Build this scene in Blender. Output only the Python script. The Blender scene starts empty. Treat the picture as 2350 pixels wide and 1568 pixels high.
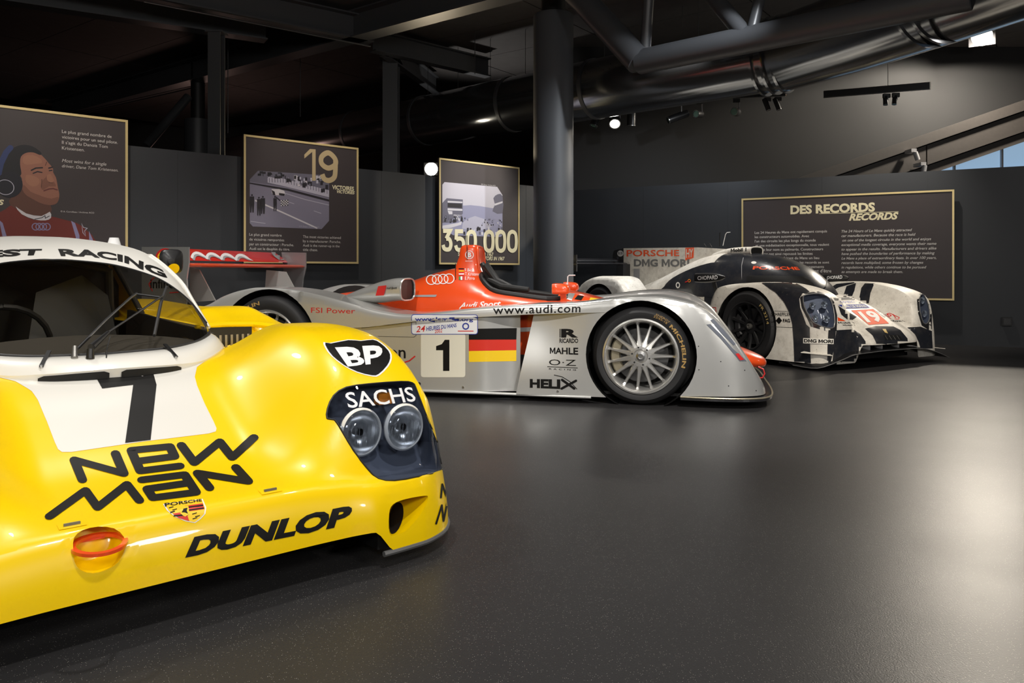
import bpy, bmesh, math, random
import numpy as np
from mathutils import Matrix, Vector
from mathutils.bvhtree import BVHTree

# ---------------------------------------------------------------- camera, world, lights, exposure
SC = bpy.context.scene
COL = SC.collection
FPX, CX, YH, CH = 1800.0, 1175.0, 622.0, 0.90      # focal length (px of a 2350x1568 frame), centre, horizon, camera height
cd = bpy.data.cameras.new('camera'); cam = bpy.data.objects.new('camera', cd); COL.objects.link(cam)
cam.location = (0, 0, CH); cam.rotation_euler = (math.pi/2, 0, 0)
cd.sensor_width = 36; cd.lens = FPX/2350*36; cd.shift_y = -(784-YH)/2350; cd.clip_start = .05
SC.camera = cam
w = bpy.data.worlds.new('world'); SC.world = w; w.use_nodes = True
w.node_tree.nodes['Background'].inputs[0].default_value = (.75, .85, 1, 1)
w.node_tree.nodes['Background'].inputs[1].default_value = .012
SC.view_settings.view_transform = 'Standard'; SC.view_settings.look = 'None'
SC.view_settings.exposure = 0.75; SC.view_settings.gamma = 1
def spot(name, loc, aim, power, ang=60, blend=.6, rad=.08, col=(1, .86, .68)):
    l = bpy.data.lights.new(name, 'SPOT'); l.energy = power; l.spot_size = math.radians(ang); l.spot_blend = blend
    l.shadow_soft_size = rad; l.color = col
    o = bpy.data.objects.new(name, l); COL.objects.link(o); o.location = loc
    o.rotation_euler = (Vector(aim)-Vector(loc)).to_track_quat('-Z', 'Y').to_euler()
    return o
WARM = (1, .91, .79); NEUT = (1, .96, .91); COOL = (.92, .96, 1)
spot('yellow_key_lamp', (.5, .9, 3.7), (-.75, 2.6, .4), 130, 60, .7, .10, NEUT)
spot('yellow_top_lamp', (-1.1, 3.1, 3.9), (-.9, 2.5, .4), 108, 65, .7, .10, NEUT)
spot('yellow_rear_lamp', (-3.2, 3.9, 3.9), (-2.2, 3.6, .6), 110, 70, .8, .10, NEUT)
spot('silver_key_lamp', (1.5, 1.7, 3.8), (1.1, 5.2, .35), 430, 40, .8, .10, NEUT)
spot('silver_side_lamp', (-1.6, 2.2, 3.8), (-1.2, 5.6, .4), 210, 48, .8, .10, NEUT)
spot('silver_top_lamp', (-.2, 6.2, 4.0), (-.4, 6.2, .6), 170, 80, .8, .10, NEUT)
spot('white_key_lamp', (2.6, 3.6, 3.9), (2.9, 7.6, .4), 420, 38, .8, .08, WARM)
spot('white_top_lamp', (4.4, 7.1, 3.7), (3.3, 7.6, .4), 75, 70, .8, .08, WARM)
spot('white_rear_lamp', (2.0, 9.2, 3.9), (1.8, 9.7, .8), 200, 80, .8, .08, NEUT)
spot('flood_light_lamp', (6.89, 11.45, 4.30), (7.1, 11.8, 0), 560, 172, .2, .12, (1, .9, .76))
spot('wall_lamp', (-1.22, 11.75, 2.42), (-.6, 5, .6), 60, 150, .5, .06, (1, .8, .52))
spot('records_panel_lamp', (4.45, 9.15, 3.5), (4.6, 9.95, 1.5), 150, 80, .9, .04, WARM)
spot('records_wall_lamp', (2.7, 10.1, 3.3), (2.3, 11.2, 1.5), 70, 120, .9, .04, COOL)
spot('crowd_panel_lamp', (.1, 9.6, 3.6), (-.5, 10.6, 1.7), 130, 50, .9, .04, NEUT)
spot('victory_panel_lamp', (-1.5, 7.6, 3.9), (-2.2, 9.0, 1.7), 85, 55, .9, .04, WARM)
spot('driver_panel_lamp', (-3.2, 5.6, 3.9), (-4.0, 7.3, 1.7), 95, 60, .9, .04, WARM)
spot('column_lamp', (2.7, 6.2, 4.3), (.6, 9.8, 1.6), 330, 40, .9, .05, COOL)
spot('silver_rear_fill', (-2.3, 4.9, 3.9), (-2.6, 6.8, .95), 190, 55, .8, .08, NEUT)  # unseen spot added to brighten the rear wing
spot('ceiling_wash_lamp', (-.7, 13.4, 2.6), (-.5, 12.9, 4.4), 42, 110, .8, .06, NEUT)
spot('floor_spot_lamp', (3.6, 3.4, 3.9), (3.2, 3.2, 0), 60, 90, .9, .10, WARM)
spot('floor_spot_lamp', (1.0, 3.0, 3.9), (1.0, 3.2, 0), 55, 90, .9, .10, NEUT)

def fill_light(name, loc, power, rad=.35, col=NEUT):  # unseen point light added as fill, not a fitting of the hall
    l = bpy.data.lights.new(name, 'POINT'); l.energy = power; l.shadow_soft_size = rad; l.color = col
    o = bpy.data.objects.new(name, l); COL.objects.link(o); o.location = loc
fill_light('fill_light', (-3.2, -1.8, 2.9), 80); fill_light('fill_light', (.0, -1.8, 2.3), 140); fill_light('fill_light', (4.2, -1.2, 2.4), 190); fill_light('fill_light', (-6, 15.0, 2.4), 16, .3, (1, .62, .52)); fill_light('fill_light', (8.5, 4.5, 3.2), 35)
# ---------------------------------------------------------------- helpers
rnd = random.Random(7)
def new_mat(name): 
    m = bpy.data.materials.new(name); m.use_nodes = True
    return m, m.node_tree.nodes, m.node_tree.links, m.node_tree.nodes['Principled BSDF']
def mat(name, rgb, rough=.5, metal=0, coat=0, emit=0, spec=.5, coat_rough=.03, noise=0, bump=0, scale=60):
    m, N, L, b = new_mat(name)
    c = (*rgb, 1)
    b.inputs['Base Color'].default_value = c; b.inputs['Roughness'].default_value = rough
    b.inputs['Metallic'].default_value = metal; b.inputs['Coat Weight'].default_value = coat
    b.inputs['Coat Roughness'].default_value = coat_rough; b.inputs['Specular IOR Level'].default_value = spec
    if emit: b.inputs['Emission Color'].default_value = c; b.inputs['Emission Strength'].default_value = emit
    if noise or bump:
        tc = N.new('ShaderNodeTexCoord'); nz = N.new('ShaderNodeTexNoise'); nz.inputs['Scale'].default_value = scale; nz.inputs['Detail'].default_value = 5
        L.new(tc.outputs['Object'], nz.inputs['Vector'])
        if noise:
            mx = N.new('ShaderNodeMixRGB'); mx.blend_type = 'MULTIPLY'; mx.inputs[0].default_value = noise
            mx.inputs[1].default_value = c; L.new(nz.outputs['Fac'], mx.inputs[2]); L.new(mx.outputs[0], b.inputs['Base Color'])
        if bump:
            bp = N.new('ShaderNodeBump'); bp.inputs['Strength'].default_value = bump; bp.inputs['Distance'].default_value = .002
            L.new(nz.outputs['Fac'], bp.inputs['Height']); L.new(bp.outputs[0], b.inputs['Normal'])
    return m
def glass_mat(name, tint=(.9, .93, .95), clear=.85, rough=.02):
    m = bpy.data.materials.new(name); m.use_nodes = True; N = m.node_tree.nodes; L = m.node_tree.links; N.clear()
    o = N.new('ShaderNodeOutputMaterial'); t = N.new('ShaderNodeBsdfTransparent'); g = N.new('ShaderNodeBsdfGlossy'); mx = N.new('ShaderNodeMixShader')
    f = N.new('ShaderNodeFresnel'); ge = N.new('ShaderNodeNewGeometry'); ma = N.new('ShaderNodeMath'); ma.operation = 'MULTIPLY_ADD'; ma.inputs[1].default_value = 1/1.5-1.5; ma.inputs[2].default_value = 1.5
    L.new(ge.outputs['Backfacing'], ma.inputs[0]); L.new(ma.outputs[0], f.inputs['IOR'])   # same reflection from either side of the thin pane
    t.inputs[0].default_value = (*[c*clear for c in tint], 1); g.inputs['Roughness'].default_value = rough
    L.new(f.outputs[0], mx.inputs[0]); L.new(t.outputs[0], mx.inputs[1]); L.new(g.outputs[0], mx.inputs[2]); L.new(mx.outputs[0], o.inputs[0])
    return m
def dirty_mat(name, rgb, dirt=(.22, .18, .14), amount=.6, rough=.5, coat=.05):
    m, N, L, b = new_mat(name)
    tc = N.new('ShaderNodeTexCoord'); n1 = N.new('ShaderNodeTexNoise'); n1.inputs['Scale'].default_value = 7; n1.inputs['Detail'].default_value = 8; n1.inputs['Roughness'].default_value = .75
    n2 = N.new('ShaderNodeTexNoise'); n2.inputs['Scale'].default_value = 55; n2.inputs['Detail'].default_value = 4
    r1 = N.new('ShaderNodeValToRGB'); r1.color_ramp.elements[0].position = .46; r1.color_ramp.elements[1].position = .78
    r2 = N.new('ShaderNodeValToRGB'); r2.color_ramp.elements[0].position = .64; r2.color_ramp.elements[1].position = .70
    ad = N.new('ShaderNodeMath'); ad.operation = 'MAXIMUM'; mu = N.new('ShaderNodeMath'); mu.operation = 'MULTIPLY'; mu.inputs[1].default_value = amount
    mx = N.new('ShaderNodeMixRGB'); mx.inputs[1].default_value = (*rgb, 1); mx.inputs[2].default_value = (*dirt, 1)
    for n in (n1, n2): L.new(tc.outputs['Object'], n.inputs['Vector'])
    L.new(n1.outputs['Fac'], r1.inputs[0]); L.new(n2.outputs['Fac'], r2.inputs[0]); L.new(r1.outputs[0], ad.inputs[0]); L.new(r2.outputs[0], ad.inputs[1])
    L.new(ad.outputs[0], mu.inputs[0]); L.new(mu.outputs[0], mx.inputs[0]); L.new(mx.outputs[0], b.inputs['Base Color'])
    b.inputs['Roughness'].default_value = rough; b.inputs['Coat Weight'].default_value = coat; b.inputs['Coat Roughness'].default_value = .15; b.inputs['Specular IOR Level'].default_value = .22
    return m
M = {}
def mk(k, *a, **kw): M[k] = mat(k, *a, **kw)
mk('yellow', (.97, .65, .0), .32, 0, .35, spec=.3); mk('white_paint', (.82, .80, .74), .35, 0, .7); mk('black_vinyl', (.006, .0055, .005), .5, spec=.2)
mk('cream_white', (.85, .83, .76), .4, 0, .3); mk('pure_white', (.85, .85, .85), .45); mk('rubber', (.012, .012, .012), .55); mk('tyre', (.014, .014, .015), .6, bump=.15, scale=300)
mk('black', (.006, .006, .006), .5); mk('dark', (.02, .02, .022), .6); mk('satin_black', (.012, .012, .013), .35); mk('carbon', (.018, .018, .02), .3, 0, .5)
mk('silver', (.60, .60, .58), .30, .55, .6, noise=0); mk('silver_dark', (.36, .37, .38), .3, .6, .5); mk('wheel_silver', (.72, .71, .68), .25, .8, .3); mk('metal', (.55, .55, .55), .28, 1); mk('dull_metal', (.3, .29, .27), .45, .9)
mk('orange_paint', (.90, .085, .012), .3, 0, .8); mk('red_paint', (.68, .025, .018), .3, 0, .7); mk('amber', (.9, .28, .02), .25, 0, .6); mk('grey_strip', (.16, .16, .16), .4, .3)
mk('lamp_dark', (.13, .145, .18), .5); mk('lamp_reflector', (.9, .9, .9), .2, .8); mk('gold', (.62, .45, .16), .4); mk('tyre_gold', (.42, .26, .08), .6); mk('red', (.65, .02, .02), .4); mk('blue', (.03, .05, .32), .4); mk('green', (.01, .25, .07), .4); mk('flag_yellow', (.95, .62, .01), .4, 0, .3); mk('flag_red', (.7, .03, .015), .4, 0, .3)
mk('caliper', (.35, .31, .22), .4, .6); mk('disc', (.09, .09, .09), .45, .5); mk('interior', (.03, .028, .025), .8); mk('dash', (.05, .046, .04), .85, bump=.3, scale=200); mk('seat_grey', (.13, .135, .14), .7)
mk('matte_orange', (.80, .10, .02), .6, spec=.15); mk('matte_white', (.8, .8, .78), .6, spec=.15); mk('matte_blue', (.03, .05, .30), .6, spec=.15); mk('cream_plate', (.80, .76, .62), .4, 0, .3); mk('grey_decal', (.18, .18, .18), .4); mk('mid_grey', (.35, .35, .36), .4)
M['dirty_white'] = dirty_mat('dirty_white', (.76, .73, .66)); M['dirty_black'] = dirty_mat('dirty_black', (.016, .018, .024), (.09, .08, .07), .4, .3, .5); M['dirty_grey'] = dirty_mat('dirty_grey', (.2, .21, .22), (.1, .09, .08), .5, .3, .5)
M['glass'] = glass_mat('clear_glass', (.9, .92, .92), .82); M['screen_glass'] = glass_mat('tinted_glass', (.86, .83, .77), .92); M['lamp_glass'] = glass_mat('lamp_glass', (.8, .85, .95), .85); M['dark_glass'] = glass_mat('dark_glass', (.3, .33, .36), .5)

def link(name, me, m, parent=None, smooth=True):
    o = bpy.data.objects.new(name, me); COL.objects.link(o)
    if m is not None:
        for mm in (m if isinstance(m, (list, tuple)) else [m]): me.materials.append(M[mm] if isinstance(mm, str) else mm)
    if parent is not None: o.parent = parent
    return o
def mesh_obj(name, V, F, m, parent=None, smooth=True, ang=None, mi=None):
    me = bpy.data.meshes.new(name); me.from_pydata([tuple(map(float, v)) for v in V], [], [tuple(map(int, f)) for f in F])
    if smooth: me.polygons.foreach_set('use_smooth', [True]*len(me.polygons))
    o = link(name, me, m, parent)
    if mi is not None: me.polygons.foreach_set('material_index', mi)
    if smooth and ang: me.set_sharp_from_angle(angle=math.radians(ang))
    me.update(); return o
class MB:
    def __init__(s): s.V = []; s.F = []
    def add(s, V, F):
        n = len(s.V); s.V += [tuple(map(float, v)) for v in V]; s.F += [tuple(i+n for i in f) for f in F]; return s
    def box(s, a, b, taper=0):
        x0, y0, z0 = a; x1, y1, z1 = b
        return s.add([(x0,y0,z0),(x1,y0,z0),(x1,y1,z0),(x0,y1,z0),(x0,y0,z1),(x1,y0,z1),(x1,y1,z1),(x0,y1,z1)], [(0,3,2,1),(4,5,6,7),(0,1,5,4),(1,2,6,5),(2,3,7,6),(3,0,4,7)])
    def bar(s, p, q, wd, ht, up=(0,0,1)):          # box section along p-q
        p = Vector(p); q = Vector(q); d = (q-p).normalized(); u = Vector(up); sx = d.cross(u).normalized()*wd/2; sz = sx.cross(d).normalized()*ht/2
        P = [p-sx-sz, p+sx-sz, p+sx+sz, p-sx+sz, q-sx-sz, q+sx-sz, q+sx+sz, q-sx+sz]
        return s.add(P, [(0,1,2,3),(7,6,5,4),(0,4,5,1),(1,5,6,2),(2,6,7,3),(3,7,4,0)])
    def tube(s, pts, r, n=12, caps=True):
        pts = [Vector(p) for p in pts]; k = len(pts); rr = r if isinstance(r, (list, tuple)) else [r]*k
        rings = []; t0 = (pts[1]-pts[0]).normalized(); a = Vector((0,0,1)) if abs(t0.z) < .9 else Vector((1,0,0)); nx = t0.cross(a).normalized()
        for i in range(k):
            t = (pts[min(i+1,k-1)]-pts[max(i-1,0)]).normalized(); nx = (nx-t*nx.dot(t)).normalized(); ny = t.cross(nx)
            rings.append([pts[i]+(nx*math.cos(2*math.pi*j/n)+ny*math.sin(2*math.pi*j/n))*rr[i] for j in range(n)])
        V = [v for R in rings for v in R]; F = [(i*n+j, i*n+(j+1)%n, (i+1)*n+(j+1)%n, (i+1)*n+j) for i in range(k-1) for j in range(n)]
        if caps: F += [tuple(range(n))[::-1], tuple((k-1)*n+j for j in range(n))]
        return s.add(V, F)
    def lathe(s, prof, c, axis, n=48, close=False):   # prof: (radius, along axis)
        c = Vector(c); ax = Vector(axis).normalized(); a = Vector((0,0,1)) if abs(ax.z) < .9 else Vector((1,0,0)); x = ax.cross(a).normalized(); y = ax.cross(x)
        k = len(prof); V = [c+ax*h+(x*math.cos(2*math.pi*j/n)+y*math.sin(2*math.pi*j/n))*r for r, h in prof for j in range(n)]
        F = [(i*n+j, i*n+(j+1)%n, ((i+1)%k)*n+(j+1)%n, ((i+1)%k)*n+j) for i in range(k if close else k-1) for j in range(n)]
        return s.add(V, F)
    def grid(s, P):
        a = len(P); b = len(P[0])
        return s.add([p for r in P for p in r], [(i*b+j, i*b+j+1, (i+1)*b+j+1, (i+1)*b+j) for i in range(a-1) for j in range(b-1)])
    def build(s, name, m, parent=None, smooth=False, ang=35): return mesh_obj(name, s.V, s.F, m, parent, smooth, ang)
def tag(o, label, cat, group=None):
    o['label'] = label; o['category'] = cat
    if group: o['group'] = group
    return o
def struct(o): o['kind'] = 'structure'; return o
def empty(name, loc=(0,0,0), rz=0):
    e = bpy.data.objects.new(name, None); e.empty_display_size = .1; COL.objects.link(e); e.location = loc; e.rotation_euler = (0,0,rz); return e
def lerp(x, xs, ys):   # smooth (pchip) interpolation
    x = np.asarray(x, float); xs = np.asarray(xs, float); ys = np.asarray(ys, float)
    h = np.diff(xs); dl = np.diff(ys)/h; m = np.zeros_like(ys); m[0] = dl[0]; m[-1] = dl[-1]
    for i in range(1, len(xs)-1):
        if dl[i-1]*dl[i] > 0:
            w1 = 2*h[i]+h[i-1]; w2 = h[i]+2*h[i-1]; m[i] = (w1+w2)/(w1/dl[i-1]+w2/dl[i])
    xx = np.clip(x, xs[0], xs[-1]); i = np.clip(np.searchsorted(xs, xx)-1, 0, len(xs)-2); t = (xx-xs[i])/h[i]
    return (2*t**3-3*t**2+1)*ys[i]+(t**3-2*t**2+t)*h[i]*m[i]+(-2*t**3+3*t**2)*ys[i+1]+(t**3-t**2)*h[i]*m[i+1]
def sstep(x, a, b):
    t = np.clip((np.asarray(x, float)-a)/(b-a), 0, 1); return t*t*(3-2*t)
def smooth_loop(pts, n=4, closed=True):   # Catmull-Rom
    P = [np.array(p, float) for p in pts]; k = len(P); out = []
    for i in range(k if closed else k-1):
        p0 = P[(i-1) % k] if closed or i > 0 else P[0]; p1 = P[i]; p2 = P[(i+1) % k]; p3 = P[(i+2) % k] if closed or i+2 < k else P[-1]
        for j in range(n):
            t = j/n; out.append(.5*(2*p1+(p2-p0)*t+(2*p0-5*p1+4*p2-p3)*t*t+(3*p1-p0-3*p2+p3)*t**3))
    if not closed: out.append(P[-1])
    return out
# --- flat meshes (text, filled shapes, strokes)
def _curve_mesh(cu):
    ob = bpy.data.objects.new('tmp', cu); me = bpy.data.meshes.new_from_object(ob)
    V = np.array([v.co[:2] for v in me.vertices]).reshape(-1, 2); F = [tuple(p.vertices) for p in me.polygons]
    bpy.data.objects.remove(ob); bpy.data.curves.remove(cu); bpy.data.meshes.remove(me); return V, F
_glyph = {}
def glyph(c, bold, shear):
    k = (c, bold, shear)
    if k not in _glyph:
        adv = text2d(c+'I', 0, 0)[0][:, 0].max()-text2d('I', 0, 0)[0][:, 0].max() if c != ' ' else text2d('I I', 0, 0)[0][:, 0].max()-text2d('II', 0, 0)[0][:, 0].max()
        if c == 'M':
            V = text2d('M', 0, 0)[0]; (x0, y0), (x1, y1) = V.min(0)-bold, V.max(0)+bold; t = .085+2*bold; xm = (x0+x1)/2; h = y1-y0
            V, F = fill2d([[(x+shear*(y0+y*h), y0+y*h) for x, y in ((x0, 0), (x0, 1), (x0+t*1.1, 1), (xm, .42), (x1-t*1.1, 1), (x1, 1), (x1, 0), (x1-t, 0), (x1-t, .62), (xm, .06), (x0+t, .62), (x0+t, 0))]])
        elif c == ' ': V, F = np.zeros((0, 2)), []
        else: V, F = text2d(c, bold, shear)
        _glyph[k] = (V, F, adv)
    return _glyph[k]
def text2d(s, bold=0., shear=0., space=1., res=3):
    if bold > 0 and 'M' in s:
        parts = []; x = 0
        for c in s:
            V, F, adv = glyph(c, bold, shear)
            if F: parts.append((V+np.array([x, 0]), F))
            x += adv*space
        return merge2d(parts)
    cu = bpy.data.curves.new('t', 'FONT'); cu.body = s; cu.offset = bold; cu.shear = shear; cu.space_character = space; cu.resolution_u = res
    return _curve_mesh(cu)
def fill2d(loops):
    cu = bpy.data.curves.new('s', 'CURVE'); cu.dimensions = '2D'; cu.fill_mode = 'BOTH'
    for lp in loops:
        sp = cu.splines.new('POLY'); sp.points.add(len(lp)-1)
        for q, p in zip(sp.points, lp): q.co = (p[0], p[1], 0, 1)
        sp.use_cyclic_u = True
    return _curve_mesh(cu)
def ribbon2d(ln, wd, cap=0):
    P = [np.array(p, float) for p in ln]; closed = np.allclose(P[0], P[-1]); V = []; F = []; n = len(P)
    def nrm(p, q): d = (q-p)/np.linalg.norm(q-p); return np.array([-d[1], d[0]])
    for i in range(n):
        a = nrm(P[i-1], P[i]) if i else (nrm(P[-2], P[-1]) if closed else None); b = nrm(P[i], P[i+1]) if i < n-1 else (nrm(P[0], P[1]) if closed else None)
        if a is None: m = b
        elif b is None: m = a
        else: m = (a+b)/max(1+a@b, .35)
        V += [P[i]+m*wd/2, P[i]-m*wd/2]
    F = [(2*i, 2*i+1, 2*i+3, 2*i+2) for i in range(n-1)]
    if cap and not closed:
        for k, p, nn in ((0, P[0], nrm(P[0], P[1])), (1, P[-1], nrm(P[-1], P[-2]))):
            b = len(V); V += [p+wd/2*(nn*math.cos(math.pi*j/cap)+np.array([nn[1], -nn[0]])*-math.sin(math.pi*j/cap)) for j in range(cap+1)]; F.append(tuple(range(b, b+cap+1)))
    return np.array(V), F
def stroke2d(lines, wd, cap=8):
    V = []; F = []
    for ln in lines:
        for i in range(len(ln)-1):
            p = np.array(ln[i], float); q = np.array(ln[i+1], float); d = (q-p)/np.linalg.norm(q-p); nn = np.array([-d[1], d[0]])*wd/2; b = len(V)
            V += [p+nn, p-nn, q-nn, q+nn]; F.append((b, b+1, b+2, b+3))
        if cap:
            for p in ln:
                b = len(V); V += [np.array(p, float)+wd/2*np.array([math.cos(2*math.pi*k/cap), math.sin(2*math.pi*k/cap)]) for k in range(cap)]; F.append(tuple(range(b, b+cap)))
    return np.array(V), F
def ring2d(c, r0, r1, n=28, ax=1.):
    a = [2*math.pi*k/n for k in range(n)]
    V = [(c[0]+r0*math.cos(t)*ax, c[1]+r0*math.sin(t)) for t in a]+[(c[0]+r1*math.cos(t)*ax, c[1]+r1*math.sin(t)) for t in a]
    return np.array(V), [(k, (k+1) % n, n+(k+1) % n, n+k) for k in range(n)]
def merge2d(parts):
    V = []; F = []
    for v, f in parts:
        b = len(V); V += [tuple(p) for p in v]; F += [tuple(i+b for i in q) for q in f]
    return np.array(V), F
def islands(V, F):
    g = list(range(len(V)))
    def root(i):
        while g[i] != i: g[i] = g[g[i]]; i = g[i]
        return i
    for f in F:
        for i in f[1:]: g[root(i)] = root(f[0])
    out = {}
    for f in F: out.setdefault(root(f[0]), []).append(f)
    res = []
    for fs in out.values():
        us = sorted({i for f in fs for i in f}); ix = {i: k for k, i in enumerate(us)}; res.append((V[us], [tuple(ix[i] for i in f) for f in fs]))
    return res
def refine2d(V, F, nx, ny):
    if not F: return V, F
    bm = bmesh.new(); vs = [bm.verts.new((x, y, 0)) for x, y in V]
    for f in F:
        try: bm.faces.new([vs[i] for i in f])
        except ValueError: pass
    lo = V.min(0); hi = V.max(0)
    for ax, n in ((0, nx), (1, ny)):
        for k in range(1, n):
            co = [0, 0, 0]; no = [0, 0, 0]; co[ax] = lo[ax]+(hi[ax]-lo[ax])*k/n; no[ax] = 1
            bmesh.ops.bisect_plane(bm, geom=bm.verts[:]+bm.edges[:]+bm.faces[:], plane_co=co, plane_no=no, dist=1e-6)
    bm.verts.index_update(); V2 = np.array([v.co[:2] for v in bm.verts]); F2 = [tuple(v.index for v in f.verts) for f in bm.faces]; bm.free()
    return V2, F2
def homog(src, dst):
    A = []; b = []
    for (x, y), (u, v) in zip(src, dst):
        A.append([x, y, 1, 0, 0, 0, -u*x, -u*y]); b.append(u); A.append([0, 0, 0, x, y, 1, -v*x, -v*y]); b.append(v)
    h = np.linalg.solve(np.array(A, float), np.array(b, float)); H = np.append(h, 1).reshape(3, 3)
    def fn(P):
        P = np.asarray(P, float); Q = np.c_[P, np.ones(len(P))]@H.T; return Q[:, :2]/Q[:, 2:]
    return fn
def box_map(V, quad):   # tight bounding box of V -> quad TL,TR,BR,BL (pixels)
    (x0, y0), (x1, y1) = V.min(0), V.max(0)
    return homog([(x0, y1), (x1, y1), (x1, y0), (x0, y0)], quad)
def strip_map(V, top, bot):
    (x0, y0), (x1, y1) = V.min(0), V.max(0); T = np.array(smooth_loop(top, 8, False)); B = np.array(smooth_loop(bot, 8, False))
    def along(C, t):
        s = np.linspace(0, 1, len(C)); return np.c_[np.interp(t, s, C[:, 0]), np.interp(t, s, C[:, 1])]
    def fn(P):
        P = np.asarray(P, float); t = (P[:, 0]-x0)/(x1-x0); q = ((P[:, 1]-y0)/(y1-y0))[:, None]; return along(B, t)*(1-q)+along(T, t)*q
    return fn
def ray(px, py): return Vector(((px-CX)/FPX, 1, -(py-YH)/FPX))
CAM = Vector((0, 0, CH))
class Frame:
    """a thing's own axes: x forward, y to its left, z up"""
    def __init__(s, name, loc, ang):
        s.o = empty(name, loc, ang); s.m = Matrix.Translation(loc) @ Matrix.Rotation(ang, 4, 'Z'); s.inv = s.m.inverted(); s.c = s.inv @ CAM; s.r3 = s.inv.to_3x3(); s.bvh = None; s.parts = []
    def dir(s, px, py): return (s.r3 @ ray(px, py)).normalized()
    def onv(s, px, py, v):
        d = s.dir(px, py); t = (v-s.c.y)/d.y; return s.c+d*t
    def onu(s, px, py, u):
        d = s.dir(px, py); t = (u-s.c.x)/d.x; return s.c+d*t
    def onz(s, px, py, z):
        d = s.dir(px, py); t = (z-s.c.z)/d.z; return s.c+d*t
    def px(s, p):
        q = s.m @ Vector(p); return (CX+FPX*q.x/q.y, YH-FPX*(q.z-CH)/q.y)
    def set_bvh(s, parts):
        V = []; F = []
        for v, f in parts: b = len(V); V += [Vector(p) for p in v]; F += [tuple(i+b for i in q) for q in f]
        s.bvh = BVHTree.FromPolygons(V, F)
    def hit(s, px, py):
        h, n, i, d = s.bvh.ray_cast(s.c, s.dir(px, py))
        if h is None: return None, None
        if n.dot(s.dir(px, py)) > 0: n = -n
        return h, n
    def down(s, u, v):
        h, n, i, d = s.bvh.ray_cast(Vector((u, v, 3)), Vector((0, 0, -1)))
        return h, (n if n is None or n.z > 0 else -n)
    def decal(s, name, m, V, F, fn, parent=None, off=.0018, nx=8, ny=4, jump=.12, hit=None):
        hit = hit or s.hit; V, F = refine2d(np.asarray(V, float), F, nx, ny)
        P = fn(V); out = []; ok = []
        for (a, b) in P:
            h, n = hit(a, b)
            ok.append(h is not None); out.append((h+n*off) if h is not None else Vector((0, 0, 0)))
        G = []
        for f in F:
            if all(ok[i] for i in f) and all((out[f[k]]-out[f[k-1]]).length < jump for k in range(len(f))): G.append(f)
        if not G: print('decal lost', name); return None
        isl = islands(np.array([tuple(p) for p in out]), G)
        if len(isl) < 4:      # separate patches become parts of their own
            for v_, f_ in isl: ob_ = mesh_obj(name, v_, f_, m, parent or s.o, True)
            return ob_
        use = sorted({i for f in G for i in f}); ix = {i: k for k, i in enumerate(use)}
        return mesh_obj(name, [out[i] for i in use], [tuple(ix[i] for i in f) for f in G], m, parent or s.o, True)
    def text(s, t, quad, m='black_vinyl', name='lettering', bold=.02, shear=0, space=1., nx=10, ny=3, parent=None, off=.0018):
        V, F = text2d(t, bold, shear, space)
        fn = box_map(V, quad) if len(quad) == 4 else strip_map(V, *quad)
        if len(t) > 4 and t != '24h LE MANS': return s.decal(name, m, V, F, fn, parent, off, nx, ny, .4)
        for v, f in islands(V, F): s.decal(name, m, v, f, fn, parent, off, nx, ny)
    def poly(s, pts, m, name, smooth=0, parent=None, off=.0012, nx=8, ny=8, holes=()):
        lp = smooth_loop(pts, smooth) if smooth else pts
        V, F = fill2d([lp]+list(holes)); return s.decal(name, m, V, F, lambda P: P, parent, off, nx, ny)
def inside2d(pts, poly):
    x = pts[:, 0]; y = pts[:, 1]; r = np.zeros(len(pts), bool); k = len(poly); j = k-1
    for i in range(k):
        xi, yi = poly[i]; xj, yj = poly[j]
        c = ((yi > y) != (yj > y)) & (x < (xj-xi)*(y-yi)/(yj-yi+1e-12)+xi); r ^= c; j = i
    return r
def cut(V, F, poly, to2d, plane, keep=lambda c: True):
    """split a mesh along a closed outline; returns (outside, inside) meshes"""
    bm = bmesh.new(); vs = [bm.verts.new(p) for p in V]
    for f in F: 
        try: bm.faces.new([vs[i] for i in f])
        except ValueError: pass
    poly = [tuple(map(float, p)) for p in poly]; A = np.array(poly); lo = A.min(0); hi = A.max(0); e = (hi-lo)*.05
    geom = set()
    for f in bm.faces:
        if not keep(f.calc_center_median()): continue
        Q = np.array([to2d(v.co) for v in f.verts])
        if (Q.max(0) >= lo-e).all() and (Q.min(0) <= hi+e).all(): geom.add(f); geom.update(f.verts); geom.update(f.edges)
    geom = list(geom)
    for i in range(len(poly)):
        co, no = plane(poly[i-1], poly[i])
        r = bmesh.ops.bisect_plane(bm, geom=geom, plane_co=co, plane_no=no, dist=1e-6); geom = r['geom']
    cand = [f for f in geom if isinstance(f, bmesh.types.BMFace)]
    C = np.array([to2d(f.calc_center_median()) for f in cand]); ins = inside2d(C, poly); ins = {f for f, k in zip(cand, ins) if k}
    bm.verts.index_update(); res = []
    for sel in ([f for f in bm.faces if f not in ins], list(ins)):
        ix = {}; VV = []; FF = []
        for f in sel:
            g = []
            for v in f.verts:
                if v.index not in ix: ix[v.index] = len(VV); VV.append(v.co.copy())
                g.append(ix[v.index])
            FF.append(tuple(g))
        res.append((VV, FF))
    bm.free(); return res
def cut_px(fr, V, F, poly, keep=lambda c: True):
    return cut(V, F, poly, fr.px, lambda a, b: (fr.c, fr.dir(*a).cross(fr.dir(*b)).normalized()), keep)
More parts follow.
